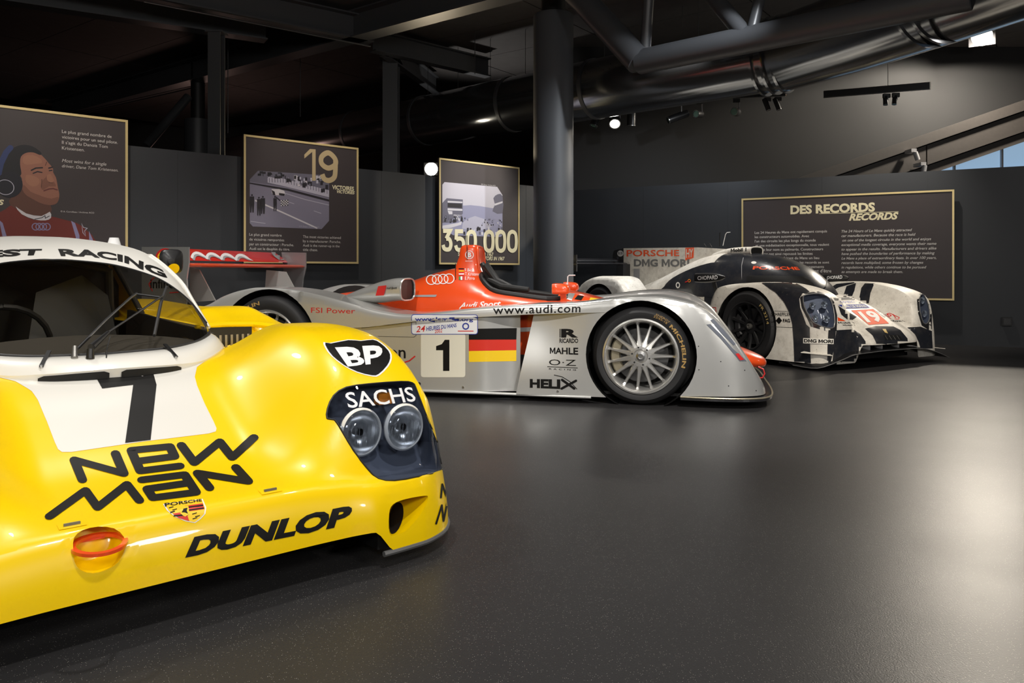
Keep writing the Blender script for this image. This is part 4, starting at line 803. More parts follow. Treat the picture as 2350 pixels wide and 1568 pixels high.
# radiator inlets
for sd in (1, -1):
    y0, y1 = sorted((sd*.475, sd*.70)); q = lambda v, z, u=-1.303: Vector((u, v, z))
    f = MB().add([q(y0, .54), q(y1, .55), q(y1, .655), q(y0, .66)], [(0, 1, 2, 3)]).build('radiator_inlet', 'black', yo)
    for k in range(9): y = y0+.012+k*(y1-y0-.03)/8; MB().bar((-1.298, y, .545), (-1.300, y, .625), .004, .010, (0, 1, 0)).build('radiator_fin', 'dull_metal', f)
    MB().tube([(-1.31, sd*.46, .662), (-1.315, sd*.58, .668), (-1.31, sd*.71, .664), (-1.22, sd*.78, .655)], .012, 8).build('inlet_lip', 'yellow', yo, True)
# mirror
mp = Y.onv(393, 600, .53); q = MB(); sx, sy, sz = .03, .052, .058; G_ = []
for i in range(9):
    t = -1+2*i/8; k = max(1-abs(t)**4, 0.02)**.5; G_.append([mp+Vector((t*sx, sy*k*math.copysign(abs(math.cos(th))**.5, math.cos(th)), sz*k*math.copysign(abs(math.sin(th))**.5, math.sin(th)))) for th in np.linspace(0, 2*math.pi, 25)])
mo = MB().grid(G_).build('mirror', 'satin_black', yo, True); MB().tube([mp+Vector((.0, -.02, 0)), mp+Vector((-.02, -.07, -.03))], .008, 8).build('mirror_stalk', 'metal', mo, True); MB().lathe([(0, .036), (.014, .034), (.02, .028)], mp+Vector((0, -.01, 0)), (1, 0, 0), 16).build('ball_joint', 'dark', mo, True); MB().lathe([(0, 0), (.028, 0)], mp+Vector((.031, .0, -.036)), (1, 0, -.5), 16).build('mirror_reflection', 'yellow', mo)  # the yellow disc is a painted reflection on the housing
# --- markings on the shell
Y.set_bvh([yshell, (sk.V, sk.F), (st.V, st.F), (gl.V, gl.F)])
rt = []
for p in ((330, 1014), (420, 1003), (480, 995.5), (495, 991), (497, 984), (490, 968), (470, 928), (452, 885), (447, 866), (452, 843), (470, 828), (494, 814)): h = Y.hit(*p)[0]; rt.append((h.x, h.y))
rt[0] = (rt[0][0], 0.)
pl = rt+[(-.98, .46), (-.9, .36), (-.80, .2), (-.76, 0)]; pl = pl+[(a, -b) for a, b in pl[::-1] if b > 0]
V, F = fill2d([pl]); Y.set_bvh([yshell]); Y.decal('bonnet_panel', 'white_paint', V, F, lambda P: P, None, .0010, 26, 26, .2, Y.down)
Y.set_bvh([yshell, (sk.V, sk.F), (st.V, st.F), (gl.V, gl.F)])
Y.poly([(221, 869), (352, 859), (359, 884.5), (345.5, 1011), (287, 1018), (305.5, 884.5), (234.5, 893)], 'black_vinyl', 'race_number', off=.0022, nx=8, ny=12)
def strokes(fr, name, m, lines, wd, ky, **k):
    for l in lines:
        V, F = stroke2d([[(a, b*ky) for a, b in l]], wd, 10); fr.decal(name, m, V, F, lambda P: np.c_[P[:, 0], P[:, 1]/ky], nx=6, ny=4, **k)
Zm = lambda L: [(x/2.75, 850+y/2.75) for x, y in L]
strokes(Y, 'logo_letter', 'black_vinyl', [Zm([(520, 695), (468, 568), (782, 655), (728, 528)]), Zm([(1135, 607), (885, 638), (828, 508), (1072, 484), (1102, 546), (862, 577)]), [(416, 1023), (446, 1063), (504, 1015), (533, 1051), (583, 1005)]], 22, 1.45)
strokes(Y, 'logo_letter', 'black_vinyl', [[(113, 1187), (196, 1127), (224, 1166), (291, 1113), (320, 1150)], Zm([(895, 695), (1165, 662), (1238, 773), (965, 808), (928, 752), (1185, 715)]), [(481, 1121), (453, 1087), (570, 1106), (541, 1074)]], 22, 1.45)
Y.text('DUNLOP', [(446, 1232), (812, 1158), (797, 1206), (424, 1281)], bold=.055, name='tyre_maker_lettering', nx=16, ny=4)
sh = smooth_loop([(742, 786), (756, 788), (798, 780), (828, 782), (857, 779), (875, 787), (895, 806), (899, 824), (891, 842), (871, 862), (855, 865), (819, 856), (788, 840), (760, 818), (746, 799)], 2)
cs = np.mean(sh, 0); Y.poly(sh, 'pure_white', 'shield_badge', off=.0012); Y.poly([cs+(p-cs)*.945 for p in sh], 'black_vinyl', 'shield_field', off=.0018); Y.text('BP', [(768, 799), (880, 793), (872, 835), (798, 843)], 'pure_white', 'shield_lettering', .035, off=.0026)
cr = [(374, 1158), (420, 1152), (465, 1146), (473, 1166), (471, 1180), (460, 1192), (447, 1201), (425, 1197), (400, 1186), (383, 1173)]; cc_ = np.mean(cr, 0); inn = [tuple(cc_+(np.array(p)-cc_)*.93) for p in cr]
Y.poly(cr, 'pure_white', 'crest'); Y.poly(inn, 'flag_yellow', 'crest_field', off=.0018)
Y.poly([(424, 1163), (465, 1157), (469, 1170), (427, 1176)], 'flag_red', 'crest_quarter', off=.0022); Y.poly([(396, 1180), (427, 1176), (434, 1197), (410, 1190)], 'flag_red', 'crest_quarter', off=.0022)
for a_ in ((424, 1166, 466, 1160), (425, 1172, 468, 1166), (398, 1184, 430, 1181)): Y.poly([(a_[0], a_[1]), (a_[2], a_[3]), (a_[2], a_[3]+3), (a_[0], a_[1]+3)], 'black_vinyl', 'crest_bar', off=.0025)
for x, y in ((392, 1167), (400, 1172), (395, 1177), (445, 1180), (452, 1186), (446, 1191)): Y.poly([(x-5, y), (x+6, y-3), (x+6, y-1), (x-4, y+2)], 'black_vinyl', 'crest_antler', off=.0025)
Y.poly([(412, 1166), (432, 1163), (434, 1180), (424, 1187), (414, 1181)], 'flag_yellow', 'crest_centre', off=.0028); Y.poly([(416, 1178), (421, 1170), (430, 1168), (428, 1174), (431, 1181), (423, 1178)], 'black_vinyl', 'crest_horse', off=.0032); Y.text('PORSCHE', [(377, 1157), (462, 1147), (463, 1153), (379, 1165)], 'black_vinyl', 'crest_lettering', .02, off=.0028)
Y.text('SACHS', [(790, 902), (945, 889), (955, 922), (800, 938)], 'pure_white', 'cover_lettering', .012, off=.0022)
for L_ in ([(1011, 1142), (1014, 1112), (1024, 1140), (1027, 1100)],): strokes(Y, 'logo_letter', 'black_vinyl', [L_], 4.5, 1.0)
strokes(Y, 'logo_letter', 'black_vinyl', [[(1000, 1202), (1013, 1160), (1017, 1196), (1026, 1150)]], 4.5, 1.0)
Y.text('RACING', ([(133, 572), (187, 573), (235, 577.5), (285, 587), (330, 602), (372, 619)], [(140, 588.5), (195, 590), (240, 594.5), (285, 603.5), (330, 621), (385, 640)]), 'black_vinyl', 'team_lettering', .045, nx=16)
Y.text('JOEST', ([(-140, 592), (-60, 579), (20, 573.5), (97, 572)], [(-135, 612), (-60, 600), (20, 594), (88, 590)]), 'black_vinyl', 'team_lettering', .045, nx=16)
for L_ in ([(112, 815), (95, 844)], [(376, 799), (403, 822)]):
    P = [Y.hit(*p) for p in L_]; MB().bar(P[0][0]+P[0][1]*.016, P[1][0]+P[1][1]*.006, .012, .005, P[1][1]).build('screen_clip', 'satin_black', yo); MB().tube([P[1][0], P[1][0]+P[1][1]*.009], .004, 8).build('clip_bolt', 'metal', yo)
def gp(px, py, o): h, n = Y.hit(px, py); return h+n*o
wp = MB().tube([gp(207, 823, .0), gp(207, 821, .03)], [.013, .011], 12).build('wiper', 'satin_black', yo, True, 40); MB().tube([gp(209, 818, .03), gp(245, 783, .035)], [.012, .007], 10).build('wiper_arm', 'satin_black', wp, True); MB().tube([gp(245, 783, .035), gp(314, 737, .035), gp(369, 695, .03)], .004, 8).build('wiper_arm', 'satin_black', wp, True)
MB().tube([gp(171, 823, 0), gp(171, 818, .03)], [.010, .008], 12).build('wiper_pivot', 'dull_metal', wp, True, 40); MB().tube([gp(176, 815, .025), gp(240, 752, .03), gp(298, 700, .03), gp(312, 690, .03)], .005, 8).build('wiper_link', 'satin_black', wp, True); MB().tube([gp(310, 691, .03), gp(366, 698, .03)], .004, 8).build('wiper_link', 'satin_black', wp, True); MB().tube([gp(380, 668, .018), gp(367, 705, .02), gp(352, 780, .018)], .006, 6).build('wiper_blade', 'rubber', wp, True)
MB().tube([gp(244, 822, 0), gp(244, 810, .02), gp(250, 790, .03)], .002, 6).build('washer_hose', 'black', wp, True)
# ---------------------------------------------------------------- silver and orange open car
def loft(secs, n=32, caps=True):
    """sections (u, vc, zc, hw, hh, p): superellipses across the car"""
    R = []
    for u, vc, zc, hw, hh, p in secs:
        R.append([Vector((u, vc+hw*math.copysign(abs(math.cos(t))**(2/p), math.cos(t)), zc+hh*math.copysign(abs(math.sin(t))**(2/p), math.sin(t)))) for t in np.linspace(0, 2*math.pi, n, endpoint=False)])
    m = MB(); V = [v for r in R for v in r]; k = len(R); F = [(i*n+j, (i+1)*n+j, (i+1)*n+(j+1) % n, i*n+(j+1) % n) for i in range(k-1) for j in range(n)]
    if caps: F += [tuple(range(n)), tuple((k-1)*n+j for j in range(n))[::-1]]
    return m.add(V, F)
def dense(secs, n=5): return [tuple(p) for p in smooth_loop(secs, n, False)]
A = Frame('race_car', (.855, 5.22, 0), math.radians(-13)); ao = A.o
tag(ao, 'silver open race car with orange cockpit, red rear wing and number 1', 'race car')
AU = [-3.9, -3.6, -3.28, -3.15, -3.0, -2.85, -2.7, -2.53, -2.35, -2.17, -2.0, -1.83, -1.66, -1.46, -1.14, -.82, -.42, -.21, -.03, .11, .25, .37, .48, .59, .70, .77, .82]
AZ = [.50, .56, .64, .705, .752, .775, .772, .757, .725, .685, .644, .608, .590, .603, .641, .666, .684, .708, .724, .728, .708, .672, .60, .468, .315, .2, .125]
ASU, ASZ = [-2.6, -1.99, -1.54, -1.11, -.74, -.22, 0], [.46, .491, .541, .578, .601, .622, .63]
azs = lambda u: lerp(u, ASU, ASZ)
def aT(u, v):
    w_ = np.abs(v-1); f = lerp(u, AU, AZ); c = lerp(u, [-3.9, -2.6, -1.9, -1.0, -.3, .3, .6, .82], [.46, .62, .58, .5, .48, .34, .2, .11]); b = sstep(w_, .42, .62)
    return c+(f-c)*b+.012*np.exp(-((w_-.76)/.12)**2)*sstep(u, -.6, -.1)*(1-sstep(u, .3, .5))
auf = lambda v: lerp(np.abs(v-1), [0, .5, .7, .8, .86, .92, .96, 1.0, 1.01], [.80, .80, .82, .80, .76, .66, .52, .25, .2])
def azb(u, v):
    s_ = azs(u); return np.where((u > -2.6) & (u < -.12), np.where(np.abs(v-1) > .85, s_, .2), np.where(u > -.12, .075, .12))
V, F = shell(0, 2, auf, -3.9, aT, azb, lambda u, v: np.where((np.abs(v-1) > .85) & (u > -2.5) & (u < -.15), .024, .055), 10, 170, 12, 80, 2.6)
ash0 = (V, F)
for c, r in (((0, .335), .366), ((-2.755, .36), .402)):
    for kp in (lambda q: q.y < .5, lambda q: q.y > 1.5): (V, F), _ = cut_axis(V, F, circle2(c, r, 48), 1, kp)
(V, F), _ = cut_axis(V, F, [(-1.36, .62), (-.55, .62), (-.35, .75), (-.35, 1.25), (-.55, 1.38), (-1.36, 1.38)], 2)
mesh_obj('body_shell', V, F, 'silver', ao, True, 50)
# side panels
def panel_grid(us, z0, zt, vf, nz=16): return [[Vector((u, vf(u, z0+(zt(u)-z0)*k/nz), z0+(zt(u)-z0)*k/nz)) for k in range(nz+1)] for u in us]
va = lambda u, z: .025+.075*float(sstep(u, -1.15, -.84)); zt_ = lambda u: float(azs(np.array(u)))+.012
vb = lambda u, z: .002+.055*float(sstep(-u, .22, .72))*float(sstep(z, .12, .58))
pa = MB().grid(panel_grid(np.linspace(-2.6, -.84, 70), .055, zt_, va)); pb = MB(); G = []
for i in range(41):
    row = []
    for k in range(17):
        t = k/16; u0 = -.85+.117*t; u = u0+(-.02-u0)*i/40; zt2 = zt_(u); z = .05+(zt2-.05)*t; row.append(Vector((u, vb(u, z), z)))
    G.append(row)
pb.grid(G)
(V1, F1), _ = cut_axis([Vector(p) for p in pa.V], pa.F, circle2((-2.755, .36), .402, 48), 1); (V2, F2), _ = cut_axis([Vector(p) for p in pb.V], pb.F, circle2((0, .335), .366, 48), 1, lambda q: q.y < .3)
(V2, F2), _ = cut_axis(V2, F2, [(-.2, -.1), (.5, -.1), (.5, 1), (-.2, 1)], 1) if False else ((V2, F2), None)
for sd in (0, 1):
    for nm, VV, FF in (('side_panel', V1, F1), ('front_side_panel', V2, F2)):
        o_ = mesh_obj(nm, *(mirror_v(VV, FF, 1.) if sd else (VV, FF)), 'silver', ao, True)
for sd in (0, 1):
    m_ = (lambda p: Vector(p)) if not sd else (lambda p: Vector((p[0], 2-p[1], p[2])))
    MB().tube([m_((-2.36, .02, .046)), m_((-.9, .02, .046)), m_((-.33, 0, .046))], .010, 8).build('sill_lip', 'silver', ao, True)
    MB().grid([[m_((u, .22, z)) for z in (.06, .3)] for u in (-1.3, -.44)]).build('tub_side_lower', 'dark', ao); MB().grid([[m_((u, .22, z)) for z in (.3, .52, .64)] for u in (-1.3, -.44)]).build('tub_side', 'orange_paint', ao)
    MB().bar(m_((-1.0, .215, .47)), m_((-.5, .215, .50)), .004, .03).build('tub_stripe', 'pure_white', ao)
    for (u, z), r, dp in (((0, .335), .366, .36), ((-2.755, .36), .402, .42)):
        MB().lathe([(r+.002, 0), (r+.002, -dp), (0, -dp)], m_((u, .03, z)), (0, -1 if not sd else 1, 0), 48).build('wheel_arch', 'black', ao, True)
        MB().lathe([(r-.004, .01), (r+.001, .012), (r+.001, -.03)], m_((u, .0, z)), (0, -1 if not sd else 1, 0), 64).build('arch_lip', 'silver_dark', ao, True) if False else None
MB().box((-3.7, .12, .055), (.6, 1.88, .075)).build('undertray', 'black', ao)
sp = [(.26, .0), (.45, -.012), (.62, .0), (.76, .05), (.83, .14), (.865, .3), (.88, .6), (.88, 1.0)]; sp = smooth_loop(sp, 4, False); sp = [tuple(p) for p in sp]; sp = sp+[(a, 2-b) for a, b in sp[-2::-1]]
nS = len(sp); MB().add([(a, b, .05) for a, b in sp]+[(a, b, .068) for a, b in sp], [tuple(range(nS))[::-1], tuple(range(nS, 2*nS))]+[(i, (i+1) % nS, nS+(i+1) % nS, nS+i) for i in range(nS)]).build('splitter', 'carbon', ao)
MB().tube([(a, b, .07) for a, b in sp], .006, 6).build('splitter_edge', 'caliper', ao, True)
# nose, cockpit body, roll hoop
ns = loft(dense([(-.68, 1, .60, .31, .155, 2.6), (-.5, 1, .57, .33, .15, 2.6), (-.3, 1, .53, .33, .135, 2.6), (0, 1, .46, .31, .115, 2.6), (.3, 1, .37, .28, .10, 2.4), (.6, 1, .27, .21, .085, 2.2), (.78, 1, .225, .15, .06, 2.1), (.86, 1, .205, .09, .04, 2), (.885, 1, .2, .03, .015, 2)])); ns.build('nose_cone', 'orange_paint', ao, True, 60)
mo_ = loft(dense([(-3.2, 1, .55, .10, .06, 2), (-2.6, 1, .58, .30, .13, 2), (-2.2, 1, .58, .37, .18, 2.1), (-2.0, 1, .57, .41, .235, 2.1), (-1.75, 1, .57, .43, .315, 2.0), (-1.55, 1, .57, .44, .355, 2.0), (-1.40, 1, .56, .45, .34, 2.1), (-1.28, 1, .55, .455, .285, 2.4), (-1.18, 1, .54, .46, .235, 2.8), (-1.0, 1, .53, .465, .215, 3), (-.8, 1, .52, .46, .20, 3), (-.6, 1, .51, .44, .19, 3), (-.45, 1, .5, .38, .16, 3)]), 48)
hole = [(-1.34, 1.0), (-1.33, .86), (-1.27, .74), (-1.15, .67), (-.9, .65), (-.68, .67), (-.62, .8), (-.62, 1.2), (-.68, 1.33), (-.9, 1.35), (-1.15, 1.33), (-1.27, 1.26), (-1.33, 1.14)]
(Vm, Fm), _ = cut_axis([Vector(p) for p in mo_.V], mo_.F, hole, 2, lambda q: q.z > .6); mesh_obj('cockpit_body', Vm, Fm, 'orange_paint', ao, True, 60)
A.set_bvh([(mo_.V, mo_.F)]); lp = smooth_loop(hole, 3); pad = [A.down(*p)[0] for p in lp]; pad = [p+Vector((0, 0, .004)) for p in pad if p is not None]
MB().tube(pad+[pad[0]], .024, 10, False).build('cockpit_padding', 'rubber', ao, True)
MB().box((-1.33, .66, .20), (-.62, 1.34, .22)).build('cockpit_floor', 'interior', ao); MB().grid([[Vector((p.x, p.y, z)) for z in (p.z-.005, .22)] for p in pad+[pad[0]]]).build('cockpit_lining', 'interior', ao)
MB().tube([(-1.28, .8, .95), (-1.18, .78, .82), (-1.05, .72, .775)], [.03, .03, .02], 10).build('headrest_side', 'rubber', ao, True); MB().tube([(-1.33, .88, .96), (-1.29, .86, .90), (-1.24, .78, .82), (-1.12, .70, .775), (-.9, .675, .755)], [.022, .03, .03, .028, .02], 10).build('headrest_padding', 'rubber', ao, True)
hp = []
for z, u0, u1, hv in ((.80, -1.68, -1.28, .17), (.92, -1.58, -1.345, .12), (1.02, -1.545, -1.365, .105), (1.08, -1.537, -1.37, .10), (1.105, -1.525, -1.38, .09), (1.114, -1.505, -1.395, .07), (1.116, -1.48, -1.42, .03)):
    hp.append([Vector(((u0+u1)/2+(u1-u0)/2*math.copysign(abs(math.cos(t))**.5, math.cos(t)), 1+hv*math.copysign(abs(math.sin(t))**.5, math.sin(t)), z)) for t in np.linspace(0, 2*math.pi, 33)])
hoop = MB().grid(hp); hoop.build('roll_hoop', 'orange_paint', ao, True, 60)
MB().tube([(-1.355, .905, .86), (-1.372, .905, 1.0), (-1.377, .91, 1.06), (-1.385, .935, 1.092), (-1.385, 1.065, 1.092), (-1.377, 1.09, 1.06), (-1.372, 1.095, 1.0), (-1.355, 1.095, .86)], .013, 10).build('airbox_rim', 'orange_paint', ao, True)
MB().tube([(-1.46, .895, .93), (-1.46, .885, 1.19)], .003, 6).build('aerial', 'black', ao); MB().tube([(-1.50, .7, .80), (-1.50, .70, .96)], .003, 6).build('aerial', 'black', ao)
q = A.onv(1055, 679, .62); MB().lathe([(.035, 0), (.045, .012), (.03, .018), (.02, .0), (0, -.004)], (q.x, .63, q.z), (0, -1, .6), 20).build('fuel_filler', 'metal', ao, True)
# scoops
for vc in (.40, 1.60):
    sc = loft(dense([(-2.32, vc, .68, .05, .02, 2), (-2.18, vc, .705, .12, .05, 2.2), (-2.0, vc, .735, .145, .082, 2.6), (-1.87, vc, .757, .155, .088, 3), (-1.79, vc, .758, .158, .086, 3.2)]), 36, False).build('air_scoop', 'silver', ao, True)
    MB().tube([Vector((-1.79, vc+.154*math.copysign(abs(math.cos(t))**.62, math.cos(t)), .758+.083*math.copysign(abs(math.sin(t))**.62, math.sin(t)))) for t in np.linspace(0, 2*math.pi, 33)], .007, 8, False).build('scoop_lip', 'silver', sc, True); loft([(-1.80, vc, .758, .15, .08, 3), (-2.0, vc, .735, .12, .06, 2.5)], 24).build('scoop_throat', 'black', sc, True)
# mirrors, pitot tube
for v, px, py in ((.58, 1289, 663), (1.45, 1312, 658)):
    c = A.onv(px, py, v); mr = loft(dense([(c.x-.065, v, c.z, .055, .040, 4), (c.x-.03, v, c.z, .058, .042, 3.5), (c.x+.02, v, c.z-.002, .055, .040, 3), (c.x+.05, v, c.z-.004, .045, .032, 2.4), (c.x+.062, v, c.z-.006, .015, .012, 2)]), 28).build('mirror', 'orange_paint', ao, True, 50)
    MB().bar((c.x+.01, v+.01, c.z-.03), (c.x+.01, v+.04, .64), .018, .045, (1, 0, 0)).build('mirror_stalk', 'orange_paint', mr); MB().box((c.x-.068, v-.048, c.z-.034), (c.x-.064, v+.048, c.z+.034)).build('mirror_glass', 'metal', mr)
p1, p2, p3 = A.onv(1302, 678, 1.), A.onv(1303, 632, 1.), A.onv(1320, 632, 1.); MB().tube([p1, p2-Vector((0, 0, .01)), p2+Vector((.012, 0, 0)), p3], .005, 8).build('pitot_tube', 'pure_white', ao, True); MB().lathe([(.03, -.0), (.02, .03), (.004, .05)], p1, (0, 0, 1), 16).build('pitot_base', 'pure_white', ao, True)
# nose flag band
A.set_bvh([(ns.V, ns.F)])
for pts, m in (([(1300, 672), (1320, 674), (1312, 690), (1296, 690)], 'silver'), ([(1326, 678), (1340, 680), (1334, 690), (1318, 687)], 'black_vinyl'), ([(1355, 683), (1374, 686), (1368, 691), (1352, 690)], 'flag_yellow')): A.poly(pts, m, 'nose_band')
# rear wing
def plate(pts, v, th, name, m, parent=ao):
    P = [A.onv(a, b, v) for a, b in pts]; n = len(P); return MB().add([(p.x, v, p.z) for p in P]+[(p.x, v+th, p.z) for p in P], [tuple(range(n)), tuple(range(n, 2*n))[::-1]]+[(i, n+i, n+(i+1) % n, (i+1) % n) for i in range(n)]).build(name, m, parent)
ep = plate([(325, 567), (433, 567), (433, 604), (428, 640), (430, 672), (427, 700), (325, 700)], .05, .015, 'endplate', 'silver_dark'); plate([(646, 579), (702, 580), (702, 614), (696, 640), (694, 663), (655, 663)], 1.95, .015, 'endplate', 'silver_dark')
def foil(u0, z0, u1, z1, th, v0, v1, name, m):
    n = 12; T_ = []; d = Vector((u1-u0, 0, z1-z0)); nn = Vector((-d.z, 0, d.x)).normalized()
    if nn.z < 0: nn = -nn
    for k in range(n+1):
        t = k/n; y = th*2.6*(.2969*math.sqrt(t)-.126*t-.3516*t*t+.2843*t**3-.1015*t**4)*2; T_.append((t, y))
    P = [Vector((u0, 0, z0))+d*t+nn*y*.5 for t, y in T_]+[Vector((u0, 0, z0))+d*t-nn*y*.9 for t, y in T_[-2:0:-1]]; k = len(P)
    return MB().add([(p.x, v0, p.z) for p in P]+[(p.x, v1, p.z) for p in P], [(i, k+i, k+(i+1) % k, (i+1) % k) for i in range(k)]+[tuple(range(k))[::-1], tuple(range(k, 2*k))]).build(name, m, ao, True, 40)
foil(-3.47, .945, -3.75, .965, .045, .065, 1.95, 'wing_plane', 'orange_paint'); foil(-3.66, .985, -3.80, 1.085, .02, .065, 1.95, 'wing_flap', 'red_paint')
fl = MB().add([(-3.655, .066, .985), (-3.655, 1.95, .985), (-3.775, 1.95, 1.09), (-3.775, .066, 1.09)], [(0, 1, 2, 3)]); A.set_bvh([(fl.V, fl.F)])
for k in range(4):
    x = 437+k*33.5; y = 577+k*1.6; lp = [(x, y+14), (x+4, y+5), (x+12, y+1), (x+24, y+4), (x+36, y+13), (x+44, y+18), (x+28, y+12), (x+16, y+7), (x+8, y+9), (x+6, y+17)]; A.poly(lp, 'mid_grey' if False else 'pure_white', 'flap_swoosh', 2, off=.003, nx=3, ny=3); A.poly([(a+4, b+4) for a, b in lp], 'mid_grey', 'flap_swoosh', 2, off=.0022, nx=3, ny=3)
A.poly([(622, 579), (702, 582), (702, 599), (640, 597), (628, 588)], 'mid_grey', 'flap_patch', off=.002)
plate([(436, 612), (457, 619), (494, 690), (434, 694)], .50, .012, 'wing_support', 'silver'); plate([(611, 620), (656, 624), (677, 664), (608, 664)], 1.45, .012, 'wing_support', 'silver')
A.set_bvh([([(-4.3, .05, .5), (-3.2, .05, .5), (-3.2, .05, 1.2), (-4.3, .05, 1.2)], [(0, 1, 2, 3)])])
A.poly(smooth_loop([(360, 600), (358, 585), (368, 573), (380, 570), (392, 574), (400, 586), (398, 600), (390, 612), (382, 626), (372, 612)], 2), 'red', 'shell_emblem'); A.poly(smooth_loop([(364, 599), (362, 587), (370, 577), (380, 574), (390, 577), (396, 587), (394, 599), (386, 609), (380, 621), (374, 609)], 2), 'flag_yellow', 'shell_emblem', off=.002)
for k in range(5): a0 = 364+k*8; A.poly([(380, 618), (a0, 588-6*math.sin(k*.785)), (a0+2, 588-6*math.sin(k*.785))], 'red', 'emblem_ray', off=.003)
A.text('infineon', [(345, 640), (425, 640), (425, 662), (345, 662)], 'black_vinyl', 'sponsor_lettering'); strokes(A, 'sponsor_swoosh', 'red', [[(350, 668), (342, 652), (352, 638), (372, 634)], [(390, 672), (415, 670), (428, 664)]], 2, 1)
# wheels
wr = (0, -1, 0); wl = (0, 1, 0)
tf = wheel(ao, (0, .012, .330), wr, .326, .30, .246, 'wheel_silver', 15); wheel(ao, (0, 1.988, .330), wl, .326, .30, .246, 'wheel_silver', 15)
tb = wheel(ao, (-2.755, .012, .358), wr, .357, .36, .246, 'wheel_silver', 15); wheel(ao, (-2.755, 1.988, .358), wl, .357, .36, .246, 'wheel_silver', 15)
wheel_text(A, tf, 'MICHELIN', (0, .012, .33), wr, .272, .298, 47, -14, 'tyre_gold', .03); wheel_text(A, tb, 'MICHELIN', (-2.755, .012, .358), wr, .292, .322, 158, 101, 'tyre_gold', .03); wheel_text(A, tf, '33/65-18', (0, .012, .33), wr, .275, .29, 72, 52, 'tyre_gold', .0); wheel_text(A, tf, 'ENERGY', (0, .012, .33), wr, .292, .305, 70, 50, 'tyre_gold', .0)
# lamps and markings
A.set_bvh([ash0, (V1, F1), (V2, F2)])
A.poly([(1621, 745), (1630, 744), (1656, 770), (1680, 799), (1713, 829), (1697, 829), (1686, 815), (1655, 779)], 'dark_glass' if False else 'lamp_dark', 'headlight', off=.003, nx=10, ny=10); A.poly([(1687, 812), (1694, 811), (1707, 826), (1697, 827)], 'red', 'lamp_insert', off=.005)
A.poly([(1630, 735), (1637, 732), (1660, 757), (1688, 790), (1683, 793), (1655, 765)], 'lamp_dark', 'headlight', off=.003, nx=8, ny=8)
for px, py in ((1603, 795), (1654, 830), (1604, 849), (1672, 886), (1709, 850), (1735, 897)):
    h, n = A.hit(px, py)
    if h: MB().tube([h, h+n*.002], .004, 8).build('screw', 'dark', ao)
for px, py in ((962, 881), (1063, 889), (1280, 898)):
    h, n = A.hit(px, py)
    if h: MB().tube([h, h+n*.004], .008 if px > 1000 else .012, 12).build('fastener', 'metal' if px > 1000 else 'black', ao, True)
A.text('www.audi.com', [(1131, 702), (1333, 698), (1332, 717), (1132, 722)], 'black_vinyl', 'web_lettering', .01, space=1.1, nx=14)
A.poly([(1076, 755), (1186, 753), (1185, 779.5), (1076, 780)], 'black_vinyl', 'flag_band'); A.poly([(1076, 780), (1185, 779.5), (1185, 804), (1076, 806)], 'flag_red', 'flag_band'); A.poly([(1076, 806), (1185, 804), (1185, 829), (1076, 831)], 'flag_yellow', 'flag_band')
def rrect(x0, y0, x1, y1, r): return [p for cx, cy, a0 in ((x1-r, y1-r, 0), (x0+r, y1-r, 90), (x0+r, y0+r, 180), (x1-r, y0+r, 270)) for p in [(cx+r*math.cos(math.radians(a0+t)), cy+r*math.sin(math.radians(a0+t))) for t in (0, 30, 60, 90)]]
A.poly(rrect(966, 766, 1068, 866, 6), 'cream_plate', 'number_plate', off=.0012); A.poly([(1031.5, 780), (1031.5, 851.5), (1017, 851.5), (1017, 804), (1001, 804), (1001, 794.5), (1014, 790), (1021, 780)], 'black_vinyl', 'race_number', off=.002)
A.poly(rrect(944, 722, 1097, 768, 6), 'blue', 'event_sticker', off=.0020, nx=14, ny=10); A.poly(rrect(945.5, 723.5, 1095.5, 766.5, 5), 'pure_white', 'event_sticker', off=.0026, nx=14, ny=10)
A.text('www.lemans.org', [(952, 728), (1087, 728), (1086, 740), (953, 740)], 'blue', 'event_lettering', .03, off=.0034); A.text('24', [(955, 749), (976, 747), (976, 761), (955, 763)], 'red', 'event_lettering', .01, .2, off=.0034); A.text('HEURES DU MANS', [(979, 750), (1048, 742), (1048, 751), (979, 760)], 'blue', 'event_lettering', .02, off=.0034); A.text('2002', [(998, 757), (1015, 755), (1015, 763), (998, 765)], 'red', 'event_lettering', .01, off=.0034)
V, F = ring2d((1069, 749), 5, 8); A.decal('event_badge', 'blue', V, F, lambda P: P, off=.0034, nx=1, ny=1); A.poly([(1051, 759), (1087, 759), (1087, 761), (1051, 761)], 'red', 'event_rule', off=.0034)
A.text('infineon', [(785, 788), (931, 794), (931, 823), (785, 822)], 'black_vinyl', 'sponsor_lettering', .01); strokes(A, 'sponsor_swoosh', 'red', [[(925, 833), (940, 828), (952, 818)]], 3, 1)
A.text('R', [(1288, 755), (1327, 755), (1327, 775), (1288, 775)], 'black_vinyl', 'sponsor_lettering', .05, space=1); A.poly([(1284.5, 755), (1286.5, 755), (1286.5, 775), (1284.5, 775)], 'black_vinyl', 'sponsor_bar'); A.text('RICARDO', [(1284, 777), (1327, 777), (1327, 787.5), (1284, 787.5)], 'black_vinyl', 'sponsor_lettering', .025)
A.text('MAHLE', [(1262, 798), (1327, 798), (1327, 814.5), (1262, 812)], 'black_vinyl', 'sponsor_lettering', .03); A.text('O·Z', [(1260, 825), (1322, 826), (1322, 840), (1260, 838)], 'black_vinyl', 'sponsor_lettering', .0); A.poly([(1256, 841), (1326, 844), (1326, 845.5), (1256, 842.5)], 'black_vinyl', 'sponsor_bar'); A.text('RACING', [(1260, 845), (1322, 847.5), (1322, 851), (1260, 848.5)], 'black_vinyl', 'sponsor_lettering', .01, space=1.8)
